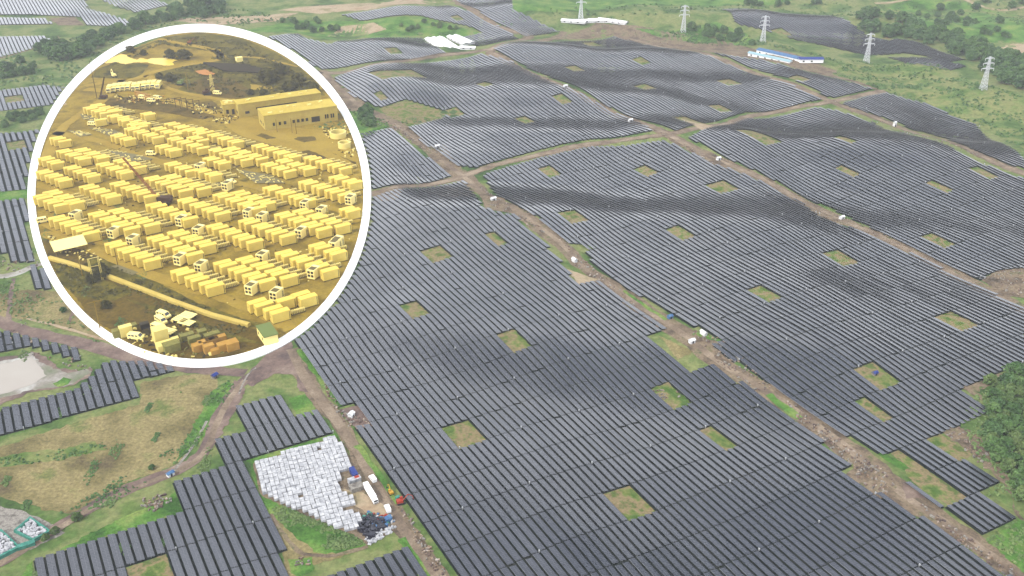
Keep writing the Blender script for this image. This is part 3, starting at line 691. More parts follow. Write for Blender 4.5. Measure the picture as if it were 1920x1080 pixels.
for (x,y),n in FILES:
    s=(y+445)/1000; sx,sy=S(x+17*s,y+13*s); c0=Vector((sx,sy,0)); step=7.3 if y>330 else 6.9
    kk=1. if y>330 else .93
    for i in range(n):
        c=c0+fdir*(i*step-(1.3 if i%2 else 0))+Vector((rng.uniform(-.15,.15),rng.uniform(-.15,.15),0))
        put_container(c,rz=rzc+rng.uniform(-.015,.015),sc_=kk)
print('containers',len(placed))
# grille units
def mk_grille():
    root=empty('inverter_unit',(0,0,0),0,'cream inverter unit with four dark square grilles on its end','container','cream units with dark grilles')
    b=MB(); b.box((0,0,.8),(8.2,5.6,6.4)); b.build('body',Y_bright,root)
    for yy in (-1.25,1.25):
        for zz in (2.1,4.6):
            b=MB(); b.quad([(-4.13,yy+.95,zz),(-4.13,yy-.95,zz),(-4.13,yy-.95,zz+1.75),(-4.13,yy+.95,zz+1.75)]); b.build('grille',Y_dark,root)
    b=MB(); b.box((-1.,0,7.2),(4.6,4.4,.12)); b.build('roof_panel',Y_seam,root)
    b=MB()
    for q in range(5): b.box((2.+q*.35,-2.83,1.2),(.12,.06,4.4))
    b.build('side_louvre',Y_seam,root)
    return root
gp=mk_grille()
GR=[(510,556),(464,545),(370,504),(485,486),(580,515),(620,463),(207,440),(136,409),(331,490),(243,455),(334,418),(366,437),(460,404),(485,412),(557,440),(596,400),(625,458),(680,366),(690,425),(650,378),(370,318),(566,388),(420,352)]
first=True
for x,y in GR:
    s=(y+445)/1000; sx,sy=S(x+10*s,y+6*s)
    pxx,pyy=proj0(sx,sy)
    if not inr(pxx,pyy,14): continue
    rz=rzc+R(34)
    if first: gp.location=(sx,sy,.3); gp.rotation_euler.z=rz; first=False
    else: dup(gp,(sx,sy,.3),rz)
# low racks between the ranks
def mk_rack():
    root=empty('cooling_rack',(0,0,0),0,'low slatted pale cooling rack lying between two ranks of containers','rack','low slatted racks between containers')
    b=MB(); b.box((0,0,0),(9,2.6,.8)); b.build('base',Y_seam,root)
    b=MB()
    for i in range(8): b.box((-4.+i*1.14,0,.8),(.5,2.2,2.1))
    b.box((0,0,2.9),(8.8,.5,.15)); b.box((0,-1.,2.9),(8.8,.3,.15))
    b.build('fins',Y_contb,root); return root
rp=mk_rack(); first=True; nr_=0; placed2=[(a,b,0) for a,b in placed]
ld=adir(AZC)
for (x,y),n in FILES:
    if n<4: continue
    s=(y+445)/1000; sx,sy=S(x+17*s,y+13*s)
    for i in range(n-1):
        c=Vector((sx,sy,0))+ld*13.4+fdir*(i*6.4+5)
        if any((q[0]-c.x)**2+(q[1]-c.y)**2<(8.6 if q[2]==0 else 4.)**2 for q in placed2): continue
        pxx,pyy=proj0(c.x,c.y)
        if not inr(pxx,pyy,14): continue
        placed2.append((c.x,c.y,1)); nr_+=1
        if first: rp.location=(c.x,c.y,.3); rp.rotation_euler.z=rzc; first=False
        else: dup(rp,(c.x,c.y,.3),rzc)
print('racks',nr_)
# concrete foundation pads on empty plots
k_=0
for P in ([(150,215),(172,218),(215,232),(190,232),(155,224)],[(165,240),(215,245),(240,255),(205,256)],[(200,282),(250,290),(290,300),(240,305)],[(125,245),(150,248),(175,254),(150,258)],[(440,318),(510,330),(535,345),(480,345)],[(400,375),(440,380),(400,392)],[(380,340),(420,345),(400,356)]):
    sheet('foundation_slab',P,Y_pave,.8+.02*k_,step=3.); k_+=1
    Pw=[S(*p) for p in P]; xs=[p[0] for p in Pw]; ys=[p[1] for p in Pw]
    b=MB(); t=0
    while t<70:
        x,y=rng.uniform(min(xs),max(xs)),rng.uniform(min(ys),max(ys)); t+=1
        if inpoly(Pw,x,y): b.box((x,y,.8),(rng.uniform(2,4.5),.7,.6),rzc+R(90)*rng.randint(0,1))
    o=b.build('foundation_beams',Y_contb); tag(o,['scattered pale beams on the bare plot at the left rim','scattered pale beams between the far container ranks','scattered pale beams on the plot amid the left ranks','few pale beams by the top left ranks','scattered pale beams beside the pickup truck','pale beams on a small plot below the pickup','pale beams west of the pickup'][k_-1],'building materials',kind='stuff')
# ---- vehicles
def prism(b,prof,w,mi=0):
    """profile (x,z) extruded in y"""
    n=len(prof); k=len(b.v)
    for s in (-w/2,w/2):
        for x,z in prof: b.v.append((x,s,z))
    b.f.append(tuple(k+i for i in range(n))); b.m.append(mi)
    b.f.append(tuple(k+n+i for i in range(n))[::-1]); b.m.append(mi)
    for i in range(n):
        j=(i+1)%n; b.f.append((k+j,k+i,k+n+i,k+n+j)); b.m.append(mi)
def wheels(root,xs,w,r):
    for x in xs:
        for s in (-1,1):
            b=MB(); b.bar((x,s*(w/2-.35*r),r),(x,s*(w/2+.05),r),2*r,n=12); b.build('wheel',M_dark,root)
def mk_van(lab,body,s=1.,cat='van',grp=None):
    root=empty('parked_van',(0,0,0),0,lab,cat,grp)
    L_,W_=4.8*s,1.9*s
    b=MB(); prism(b,[(-L_/2,.45*s),(L_/2,.45*s),(L_/2,1.05*s),(L_/2-.5*s,1.3*s),(L_/2-1.2*s,2.1*s),(-L_/2+.15*s,2.15*s),(-L_/2,1.9*s)],W_); b.build('body',body,root)
    b=MB(); e=.02*s
    for sg in (-1,1):
        y=sg*(W_/2+e)
        for x0,x1 in ((-2.0,-1.1),(-.9,0.),(.4,1.25)):
            p=[(x0*s,y,1.4*s),(x1*s,y,1.4*s),((x1-(.3 if x0>.3 else 0))*s,y,1.95*s),(x0*s,y,1.95*s)]
            b.quad(p if sg<0 else p[::-1])
    p=[(L_/2-.52*s+e,-.8*s,1.33*s),(L_/2-.52*s+e,.8*s,1.33*s),(L_/2-1.15*s+e,.75*s,2.02*s),(L_/2-1.15*s+e,-.75*s,2.02*s)]
    b.quad([(x+.04,y,z+.03) for x,y,z in p]); b.build('windows',M_glass,root)
    wheels(root,(-1.5*s,1.5*s),W_,.36*s); return root
def mk_pickup(lab,body,s=1.):
    root=empty('pickup_truck',(0,0,0),0,lab,'pickup')
    b=MB(); prism(b,[(-2.6*s,.5*s),(2.6*s,.5*s),(2.6*s,1.05*s),(1.6*s,1.2*s),(1.1*s,1.8*s),(-.3*s,1.8*s),(-.4*s,1.1*s),(-2.6*s,1.1*s)],1.9*s); b.build('body',body,root)
    b=MB(); b.box((-1.5*s,0,1.1*s),(2.1*s,1.6*s,.03)); b.build('cargo_bed',M_dark,root)
    b=MB()
    for sg in (-1,1):
        p=[(-.2*s,sg*.97*s,1.25*s),(1.25*s,sg*.97*s,1.25*s),(.95*s,sg*.97*s,1.7*s),(-.15*s,sg*.97*s,1.7*s)]; b.quad(p if sg<0 else p[::-1])
    b.quad([(1.63*s,-.8*s,1.22*s),(1.63*s,.8*s,1.22*s),(1.14*s,.75*s,1.76*s),(1.14*s,-.75*s,1.76*s)]); b.build('windows',M_glass,root)
    wheels(root,(-1.7*s,1.7*s),1.9*s,.4*s); return root
def mk_truck(lab,cabm,boxm,s=1.,L_=7.,grp=None,flat=False):
    root=empty('cargo_truck',(0,0,0),0,lab,'truck',grp)
    b=MB(); prism(b,[(L_/2*s,.6*s),(L_/2*s+2.1*s,.6*s),(L_/2*s+2.1*s,1.7*s),(L_/2*s+1.9*s,2.8*s),(L_/2*s+.05*s,2.8*s)],2.4*s); b.build('cab',cabm,root)
    b=MB(); b.quad([(L_/2*s+2.13*s,-1*s,1.75*s),(L_/2*s+2.13*s,1*s,1.75*s),(L_/2*s+1.97*s,1*s,2.6*s),(L_/2*s+1.97*s,-1*s,2.6*s)])
    b.quad([(L_/2*s+2.13*s,-.9*s,.8*s),(L_/2*s+2.13*s,.9*s,.8*s),(L_/2*s+2.13*s,.9*s,1.3*s),(L_/2*s+2.13*s,-.9*s,1.3*s)]); b.build('windscreen',M_glass,root)
    b=MB(); b.box((0,0,1.0*s),(L_*s-.2*s,2.5*s,(.35 if flat else 2.5)*s)); b.build('cargo_box',boxm,root)
    b=MB(); b.box((.8*s,0,.65*s),(L_*s+1.6*s,1.*s,.34*s)); b.build('chassis',M_dark,root)
    wheels(root,(-L_*.35*s,-L_*.2*s,L_*.5*s+1.*s),2.4*s,.5*s); return root
def mk_excavator(lab,m_,s=1.):
    root=empty('excavator',(0,0,0),0,lab,'excavator')
    for sg in (-1,1):
        b=MB(); prism(b,[(-1.9*s,.15*s),(-1.5*s,0),(1.5*s,0),(1.9*s,.15*s),(1.9*s,.7*s),(1.5*s,.85*s),(-1.5*s,.85*s),(-1.9*s,.7*s)],.55*s)
        b.v=[(x,y+sg*1.1*s,z) for x,y,z in b.v]; b.build('track',M_dark,root)
    b=MB(); b.box((-.5*s,0,.9*s),(2.8*s,2.4*s,1.1*s),taper=.92); b.box((.4*s,.6*s,1.9*s),(1.3*s,1.*s,1.1*s),taper=.9); b.build('cabin',m_,root)
    b=MB(); b.bar((.8*s,-.3*s,1.5*s),(3.2*s,-.3*s,4.3*s),.45*s); b.bar((3.2*s,-.3*s,4.3*s),(5.2*s,-.3*s,3.*s),.4*s,w2=.35*s); b.bar((5.2*s,-.3*s,3.*s),(5.6*s,-.3*s,.9*s),.3*s); b.build('boom',m_,root)
    b=MB(); prism(b,[(5.1*s,.2*s),(6*s,.3*s),(5.8*s,1.*s),(5.3*s,1.*s)],.9*s); b.build('bucket',M_dark,root); return root
def at(o,px,py,az,z=.3): 
    x,y=S(px,py); o.location=(x,y,float(hgt(x,y))+z); o.rotation_euler.z=R(90-az); return o
# in the round yard
for i,(px,py,az,lab) in enumerate([(308,596,118,'uppermost cream minibus of the four by the scrap tables'),(303,606,132,'cream minibus parked second from the top, nose towards the pipe'),(298,620,120,'cream minibus parked below two others beside the trestles'),(256,637,100,'cream minibus standing alone beside the grey crates'),(82,418,60,'cream minibus by the left rim of the white ring'),(174,236,95,'small cream van in front of the far left ranks'),(284,292,95,'small cream van on the open track amid the ranks'),(284,192,100,'cream van on the brown earth below the lorries'),(408,178,100,'small pale car beside the pylon'),(268,186,110,'pale car at the end of the orange pallets'),(296,187,110,'second pale car past the orange pallets')]):
    if inr(px,py,8): at(mk_van(lab,Y_bright,1.9 if py>300 else 1.75),px,py,az,.5)
at(mk_pickup('cream pickup with open bed on the bare plot amid the ranks',Y_bright,1.9),433,344,118,.5)
for i in range(11):
    px=207+i*9.2; py=171-i*.75+rng.uniform(-1,1)
    if i==0:
        tp=mk_truck('cream box lorry standing in the line of lorries above the ranks',Y_bright,Y_contb,1.75,6.4,'line of cream lorries'); at(tp,px,py,170,.5)
    else:
        x,y=S(px,py); dup(tp,(x,y,.5),R(90-170+rng.uniform(-4,4)))
at(mk_excavator('pale yellow excavator on the grass above the lorry line',Y_bright,1.7),214,145,-40,.5)
at(mk_excavator('small red excavator on the winding track near the top',Y_red,1.5),356,83,70,.6)
at(mk_excavator('dark excavator under the pylon at the back of the yard',Y_poled,2.),388,178,60,.5)
at(mk_excavator('green and dark excavator right of the lorry line',Y_green,1.9),340,160,100,.5)
def crate(name,lab,cat,px,py,sz,m_,az=56,grp=None,z=.5,lid=None):
    b=MB(); b.box((0,0,0),sz); 
    root=b.build(name,m_); at(root,px,py,az,z); tag(root,lab,cat,grp)
    b=MB(); t=.05
    for x in (-sz[0]/2,0,sz[0]/2): b.box((x*.98,0,sz[2]),(.25,sz[1]*1.02,.1))
    for x in (-sz[0]/2+.3,0,sz[0]/2-.3): b.box((x,-sz[1]/2-.06,0),(.2,.1,sz[2]))
    b.build('batten',lid or m_,root); return root
# orange crates at the bottom
for (px,py,sz,lab) in [(372,659,(6.,4.5,4.6),'orange timber crate at the left end of the stack by the ring'),(392,650,(12.,3.6,4.6),'long orange crate, first of the upper row of the stack'),(406,646,(12.,3.6,4.6),'long orange crate in the middle of the upper row'),(393,661,(6.,4.,4.8),'orange crate low in the front row, second from the left'),(404,664,(4.6,3.6,3.),'smallest orange crate at the front of the stack'),(419,658,(6.,4.6,4.8),'orange crate in the front row beside the smallest one'),(436,655,(7.,6.,5.),'biggest orange crate at the right end of the stack')]:
    crate('timber_crate',lab,'crate',px,py,sz,Y_orange)
for (px,py,sz,m_,lab) in [(228,631,(9,4,5.),Y_greenp,'grey-green wrapped stack beside the lone minibus'),(238,630,(7,4,6.5),Y_contb,'tall cream crate behind the lone minibus'),(244,616,(8,4,2.),Y_greenp,'low grey pallet above the lone minibus'),(272,615,(5,4,3.),Y_dark,'small dark slatted bench of goods in the open ground'),(303,641,(8,7,9.),Y_contb,'tallest cream crate with orange side among the scrap'),(310,655,(9,6,4.),Y_contb,'low cream crate at the foot of the tallest crate'),(323,658,(9,6,5.),Y_greenp,'grey-green bundle right of the low cream crate'),(352,637,(8,4,3.6),Y_greenp,'loaf-shaped green bundle left of the orange stack'),(366,645,(7,4,4.5),Y_greenp,'green ribbed bundle just above the orange stack'),(380,631,(5,4,4),Y_greenp,'small green box on the upper edge of the goods'),(329,641,(4,3,2.5),Y_contb,'small cream lump beside the tallest crate'),(398,634,(9,4,3.),Y_greenp,'low pale green pile right above the orange stack')]:
    crate('goods_crate',lab,'crate',px,py,sz,m_)
for (px,py,lab) in [(340,605,'trestle with cream planks right of the minibuses'),(351,611,'trestle with long cream planks, right of the first one'),(354,597,'short cream trestle nearest the long pipe'),(316,627,'trestle of cream planks below the minibuses')]:
    root=empty('plank_trestle',(0,0,0),0,lab,'trestle'); at(root,px,py,115,.5)
    for j in range(4):
        b=MB(); b.box((0,-2.4+j*1.6,2.),(9.5,1.1,.35)); b.build('plank',Y_bright,root)
    b=MB(); b.box((-3,0,0),(.6,6,2.)); b.box((3,0,0),(.6,6,2.)); b.build('stand',Y_dark,root)
# rubble
def scatter_boxes(name,lab,P,n,smin,smax,mats,hmax=1.,dz=.3,cat='rubble',px=True):
    Pw=[S(*p) for p in P] if px else P; xs=[p[0] for p in Pw]; ys=[p[1] for p in Pw]; b=MB(); t=0;k=0
    while k<n and t<n*20:
        t+=1; x,y=rng.uniform(min(xs),max(xs)),rng.uniform(min(ys),max(ys))
        if not inpoly(Pw,x,y): continue
        k+=1; b.box((x,y,float(hgt(x,y))+dz-.1),(rng.uniform(smin,smax),rng.uniform(smin,smax)*.6,rng.uniform(.2,hmax)),rng.uniform(0,3.1),rng.randrange(len(mats)),rng.uniform(.6,1))
    o=b.build(name,mats); tag(o,lab,cat,kind='stuff'); return o
scatter_boxes('scrap',"loose pale scrap around the crates and minibuses at the bottom",[(215,625),(260,610),(330,600),(400,625),(440,635),(440,660),(350,675),(280,668),(235,645)],150,.8,3.5,[Y_greenp,Y_contb,Y_dark],1.4,.5)
scatter_boxes('scrap','loose scrap around the lean-to at the left rim',[(85,440),(115,450),(180,475),(190,490),(150,488),(95,470)],90,.6,3.,[Y_contb,Y_brown,Y_dark],1.,.5)
scatter_boxes('scrap','mixed materials in front of the lorries',[(215,180),(300,178),(335,192),(300,198),(220,192)],110,.8,3.,[Y_contb,Y_brown,Y_dark,Y_orange],1.6,.5)
scatter_boxes('scrap','mixed materials around the steel frames behind the ranks',[(340,190),(420,200),(455,225),(420,235),(360,215)],120,.8,3.,[Y_contb,Y_brown,Y_dark],1.6,.5)
scatter_boxes('scrap','pale rubble beside the round basins at the right rim',[(600,240),(655,235),(672,290),(650,300),(625,270)],90,.8,3.,[Y_contb,Y_brown],1.2,.5)
scatter_boxes('scrap','loose goods among the ranks',[(80,300),(300,240),(660,330),(660,480),(500,600),(330,530),(90,430)],420,.5,2.2,[Y_contb,Y_brown,Y_dark,Y_seam],.9,.5)
# concrete duct
def duct():
    P=[S(*p) for p in [(94,487),(130,497),(200,520),(260,543),(330,570),(400,595),(468,613)]]; b=MB(); w=1.6
    pts=dens(P,6,0,rng,False)
    for i,p in enumerate(pts):
        a=pts[max(0,i-1)];q=pts[min(len(pts)-1,i+1)]; d=Vector((q[0]-a[0],q[1]-a[1])).normalized(); nx,ny=-d.y,d.x
        for s,z in ((1,.3),(1,2.2),(.6,2.8),(-.6,2.8),(-1,2.2),(-1,.3)): b.v.append((p[0]+nx*w*s,p[1]+ny*w*s,z))
    for i in range(len(pts)-1):
        for j in range(5): b.f.append((i*6+j,i*6+j+1,i*6+7+j,i*6+6+j)); b.m.append(0)
    b.f.append(tuple(range(6))); b.f.append(tuple(len(pts)*6-6+i for i in range(6))[::-1]); b.m+=[0,0]
    o=b.build('concrete_duct',Y_conc); tag(o,'long cream concrete duct running down across the brown ground','duct')
duct()
# lean-to, cabin
root=empty('lean_to',(0,0,0),0,'open shed with a sloping cream roof at the left rim','shed'); at(root,132,470,56,.5)
b=MB(); b.quad([(-11,-6,4.),(11,-6,4.),(11,6,7.),(-11,6,7.)]); b.quad([(-11,-6,3.7),(-11,6,6.7),(11,6,6.7),(11,-6,3.7)]); b.build('roof',Y_bright,root)
for x,y,h in ((-10,-5.4,3.8),(10,-5.4,3.8),(-10,5.4,6.6),(10,5.4,6.6),(0,-5.4,3.8)): b=MB(); b.bar((x,y,0),(x,y,h),.5); b.build('post',Y_pole,root)
root=empty('water_drum',(0,0,0),0,'blue-green drum beside the open shed','drum'); at(root,104,470,0,.5)
b=MB(); b.bar((0,0,0),(0,0,4.2),3.4,n=14); b.build('barrel',Y_blue,root); b=MB(); b.bar((0,0,4.2),(0,0,4.5),2.,n=12); b.build('lid',Y_dark,root)
root=empty('site_cabin',(0,0,0),0,'cream site cabin with a green roof at the lower right rim','cabin'); at(root,503,637,150,.5)
b=MB(); b.box((0,0,0),(15,8.,6.)); b.build('wall',Y_bright,root)
b=MB(); b.box((0,0,6.),(15.8,8.8,.5)); b.build('roof',Y_green,root)
for sx in (-4,3.5):
    f=MB(); f.box((sx,-4.05,2.2),(1.9,.15,2.2)); w_=f.build('window',Y_bright,root); f=MB(); f.box((sx,-4.17,2.4),(1.4,.1,1.8)); f.build('pane',Y_dark,w_)
    f=MB(); f.box((sx,4.05,2.2),(1.9,.15,2.2)); w_=f.build('window',Y_bright,root); f=MB(); f.box((sx,4.17,2.4),(1.4,.1,1.8)); f.build('pane',Y_dark,w_)
b=MB(); b.box((-7.56,0,.2),(.12,2.2,4.4)); b.build('door',Y_seam,root)
# poles and lattice gantry
def pole(px,py,h,lab,arm=3.,m_=None,n='utility_pole',cat='pole'):
    root=empty(n,(0,0,0),0,lab,cat); at(root,px,py,60,.3); m_=m_ or Y_pole
    b=MB(); b.bar((0,0,0),(0,0,h),.75,w2=.5,n=8); b.build('shaft',m_,root)
    if arm:
        b=MB(); b.bar((-arm,0,h-.6),(arm,0,h-.6),.45); b.build('crossarm',m_,root)
    return root
pole(188,617,19,'tall timber pole with a cream crossarm on the brown slope',4.)
pole(155,518,16,'thin timber pole left of the lattice gantry',0)
pole(221,498,13,'thin pole in front of the second front rank',0)
pole(353,170,19,'thin pole on the mound behind the yard',2.)
pole(548,250,14,'left thin pole in front of the long building',0); pole(556,252,14,'right thin pole in front of the long building',0)
pole(520,248,12,'thin pole below the windowed wall of the building',0)
pole(182,184,38,'very tall dark piling mast at the left of the lorries',0,Y_poled,'piling_mast','mast')
def lattice(w0,w1,h,nseg,m_,root,t=.3,name='lattice'):
    b=MB(); L4=[]
    for i in range(nseg+1):
        z=h*i/nseg; w_=(w0+(w1-w0)*i/nseg)/2; L4.append([(sx*w_,sy*w_,z) for sx,sy in ((-1,-1),(1,-1),(1,1),(-1,1))])
    for i in range(nseg):
        for j in range(4):
            k=(j+1)%4; b.bar(L4[i][j],L4[i+1][j],t); b.bar(L4[i][j],L4[i+1][k],t*.7); b.bar(L4[i][k],L4[i+1][j],t*.7); b.bar(L4[i+1][j],L4[i+1][k],t*.7)
    return b.build(name,m_,root)
root=empty('lattice_gantry',(0,0,0),0,'two-legged cream lattice gantry beside the concrete duct','gantry'); at(root,184,528,56,.3)
for sx in (-3,3):
    o=lattice(1.1,.9,17,7,Y_contb,root,.14,'tower_leg'); o.location=(sx,0,0)
b=MB(); b.box((0,0,16.8),(7.,.4,.3)); b.box((0,0,11),(5,.25,.25)); b.build('crossbeam',Y_contb,root)
root=empty('small_pylon',(0,0,0),0,'small cream pylon standing behind the dark excavator','pylon'); at(root,399,172,40,.3); lattice(3.4,1.6,18,6,Y_contb,root,.3,'tower_body')
b=MB(); b.box((0,0,13),(8,.5,.5)); b.build('crossarm',Y_contb,root)
# lattice frames (substation)
for i,(px,py) in enumerate([(345,204),(358,206),(370,208),(336,202)]):
    root=empty('steel_frame',(0,0,0),0,['dark portal frame left of centre behind the ranks','dark portal frame in the middle of the group behind the ranks','dark portal frame at the right of the group behind the ranks','dark portal frame furthest left behind the ranks'][i],'frame'); at(root,px,py,60,.3)
    for sx in (-3,3): b=MB(); b.bar((sx,0,0),(sx,0,10),.6); b.build('column',Y_poled,root)
    b=MB(); b.bar((-3.6,0,10),(3.6,0,10),.5); b.build('beam',Y_poled,root)
# crawler cranes
def crane(px,py,tip,lab,m_,s=1.,az=40):
    root=empty('crawler_crane',(0,0,0),0,lab,'crane'); x,y=S(px,py); root.location=(x,y,.5)
    for sg in (-1,1): b=MB(); b.box((0,sg*2.6*s,0),(9*s,1.4*s,1.6*s),taper=.92); b.build('track',Y_dark,root)
    b=MB(); b.box((1.5*s,0,1.6*s),(9*s,4.6*s,3.*s)); b.build('house',Y_poled,root)
    tp=Vector(tip); B=Vector((-2*s,0,3)); d=(tp-B); n=12; u=d.normalized().orthogonal().normalized(); v=d.normalized().cross(u); b=MB()
    prev=None
    for i in range(n+1):
        c=B+d*i/n; w_=.9*s*(1-.4*i/n); q=[c+u*w_,c+v*w_,c-u*w_,c-v*w_]
        if prev:
            for j in range(4): b.bar(prev[j],q[j],.45); b.bar(prev[j],q[(j+1)%4],.3)
        prev=q
    b.build('boom',m_,root)
    b=MB(); b.bar((5*s,0,4*s),(3*s,0,11*s),.4); b.bar((3*s,0,11*s),tuple(tp),.15); b.bar((5*s,0,4*s),(3*s,0,11*s),.4); b.build('stay',m_,root)
crane(306,382,(-30,14,32),'rust red crawler crane with its long boom leaning over the ranks',Y_red,1.2)
crane(193,186,(5,2,22),'dark crane beside the very tall piling mast',Y_poled,.8)
# buildings at the back
def building(P1,P2,dep,h,name,lab,wins,parapet=True):
    a=Vector((*S(*P1),0)); c=Vector((*S(*P2),0)); d=(c-a); L_=d.length; rz=math.atan2(d.y,d.x)
    root=empty(name,(a.x,a.y,.3),rz,lab,'building')
    b=MB(); b.box((L_/2,dep/2,0),(L_,dep,h)); b.build('wall',Y_wall,root)
    b=MB(); b.box((L_/2,dep/2,h),(L_+.6,dep+.6,.5)); r=b.build('roof',Y_roof,root)
    for k in range(7):
        b=MB(); b.box((3+(L_-6)*(k+rng.random())/7,rng.uniform(3,dep-3),h+.5),(rng.uniform(1,4),rng.uniform(1,3),rng.uniform(.5,1.6))); b.build('roof_unit',Y_contb,r)
    for x,z,w_,hh in wins:
        f=MB(); f.box((x*L_,-.06,z),(w_+.5,.18,hh+.5)); wo=f.build('window',Y_wall,root); f=MB(); f.box((x*L_,-.16,z+.25),(w_,.16,hh)); f.build('pane',Y_dark,wo)
    f=MB()
    for y,z in ((.25,3.4),(.5,3.4),(.72,3.4)): f.box((-.08,dep*y,z),(.16,1.8,2.2))
    if h>8: f.build('side_windows',Y_dark,root)
    return root
building((498,246),(634,226),24,14.,'office_building','long cream building with dark windows below its flat roof',[(.12,3.4,2.,3.),(.2,3.4,2.,3.),(.27,3.4,2.4,3.),(.39,3.4,2.4,3.),(.45,3.4,2.4,3.),(.51,3.4,2.4,3.),(.57,3.4,2.4,3.),(.83,3.2,1.4,4.),(.86,3.2,1.4,4.),(.91,3.2,1.4,4.),(.94,3.2,1.4,4.),(.69,1.6,8.,5.)])
building((449,222),(604,199),16,13.,'office_building','cream flat-roofed building standing behind the long windowed one',[(.1,3,4,2.5),(.45,6.2,40,1.6)])
building((420,219),(446,216),14,11.,'annex_building','small cream annex with a dark door at the back left',[(.3,2,2.4,4),(.7,1,2.4,5)])
# round basins at right rim
def basin(px,py,lab,r):
    root=empty('round_basin',(0,0,0),0,lab,'basin'); at(root,px,py,0,.3); b=MB(); n=28; k=0
    for i in range(n):
        a=2*math.pi*i/n
        for rr,z in ((r,0),(r,5),(r-1.2,5),(r-1.2,0)): b.v.append((rr*math.cos(a),rr*math.sin(a),z))
    for i in range(n):
        j=(i+1)%n
        for q in range(3): b.f.append((i*4+q,j*4+q,j*4+q+1,i*4+q+1)); b.m.append(0)
    b.build('basin_wall',Y_contb,root)
    b=MB(); b.quad([((r-1.2)*math.cos(2*math.pi*i/n),(r-1.2)*math.sin(2*math.pi*i/n),.6) for i in range(n)]); b.build('basin_floor',Y_dark,root)
basin(634,257,'upper round cream basin with dark inside at the right rim',7.5); basin(646,277,'lower round cream basin with dark inside at the right rim',5.5)
# kiosk and rows of dark panels behind
crate('kiosk','tiny cream kiosk on the grass behind the panel rows','kiosk',449,116,(7,5,5),Y_bright)
b_=None
for i in range(9):
    P=[(382+i*7,121+i*2.6),(470+i*11,126+i*2.9)] if i<6 else [(470,117+(i-6)*4),(560,123+(i-6)*6)]
    (x0,y0),(x1,y1)=S(*P[0]),S(*P[1])
    if not inr(*P[1],10): continue
    b=MB(); b.bar((x0,y0,1.8),(x1,y1,1.8),2.6); o=b.build('dark_panel_row',Y_dark)
    tag(o,'long dark row of panels lying on the ground behind the mound','solar panels','dark panel rows behind the mound')
sheet('orange_tarpaulin',[(366,135),(385,132),(404,140),(396,144),(375,141)],Y_tarp,1.2,step=3.,kind=None)
o=COL.objects['orange_tarpaulin']; tag(o,'crumpled orange tarpaulin left of the dark panel rows','tarpaulin')
b=MB()
# orange pallets rank near the lorries
first=True
for j in range(2):
    for i in range(9):
        px,py=256+i*2.9+j*3,178+i*.75+j*5
        c=S(px,py); q=MB(); q.box((0,0,0),(2.2,5.,3.4))
        if first:
            o0=q.build('orange_pallet',Y_orange,loc=(c[0],c[1],.5),rz=rzc); tag(o0,'narrow orange pallet in the double line below the lorries','pallet','orange pallets below the lorries'); first=False
        else:
            o=o0.copy(); COL.objects.link(o); o.location=(c[0],c[1],.5)
# ------------------------------------------------------------------ white goods yard
YP=[(477,870),(560,843),(628,822),(640,835),(655,865),(660,885),(640,890),(632,915),(660,935),(662,945),(640,958),(672,962),(680,972),(668,1000),(640,995),(560,958),(495,928),(486,900)]
Pw=[S(*p) for p in YP]; az=AZA+R(8); dd=Vector((math.sin(az),math.cos(az))); ee=Vector((math.cos(az),-math.sin(az)))
def mk_pallet(hh,l):
    b=MB(); b.box((0,0,.12),(l,2.06,hh),taper=.95)
    me=b.build('covered_pallet',M_white); return me
pr=[mk_pallet(h,l) for h,l in ((1.3,3.05),(1.45,3.1),(1.2,2.95),(1.35,3.12))]
cx0=sum(p[0] for p in Pw)/len(Pw); cy0=sum(p[1] for p in Pw)/len(Pw); cand=[]
for i in range(-30,31):
    for j in range(-30,31):
        x=cx0+dd.x*i*3.2+ee.x*j*2.15; y=cy0+dd.y*i*3.2+ee.y*j*2.15
        if inpoly(Pw,x,y) and rng.random()<.985: cand.append((x+rng.uniform(-.12,.12),y+rng.uniform(-.12,.12)))
print('pallets',len(cand))
rng.shuffle(cand); usedm=set()
stuff=MB()
for k,(x,y) in enumerate(cand):
    m_i=rng.randrange(4); rz=math.atan2(dd.y,dd.x)+rng.uniform(-.06,.06)
    if k<290:
        if m_i not in usedm: o=pr[m_i]; usedm.add(m_i)
        else: o=pr[m_i].copy(); COL.objects.link(o)
        o.location=(x,y,.2); o.rotation_euler.z=rz; tag(o,'white sheeted pallet packed tight in the goods yard left of the road','pallet','white sheeted pallets in the goods yard')
    else: stuff.box((x,y,.3),(rng.uniform(2.9,3.1),2.05,rng.uniform(1.2,1.45)),rz,0,.95)
if len(cand)>290: tag(stuff.build('covered_pallets',M_white),'remaining white sheeted pallets of the goods yard','pallets',kind='stuff')
scatter_boxes('module_stacks','black stacks of modules at the lower tip of the goods yard',[(668,990),(690,965),(720,975),(722,990),(690,1015)],120,1.,3.,[M_black],1.8,.2,'modules')
scatter_boxes('mixed_goods','heap of blue, red and white goods by the black stacks',[(672,975),(690,962),(735,968),(742,985),(715,992),(690,985)],60,.7,2.4,[M_blue,M_white,M_red,M_wood,M_teal],1.2,.25,'goods')
scatter_boxes('white_bags','low line of white bags along the lower edge of the goods yard',[(684,1012),(700,1002),(738,985),(745,992),(700,1018),(688,1024)],60,.8,2.2,[M_white],.9,.25,'bags')
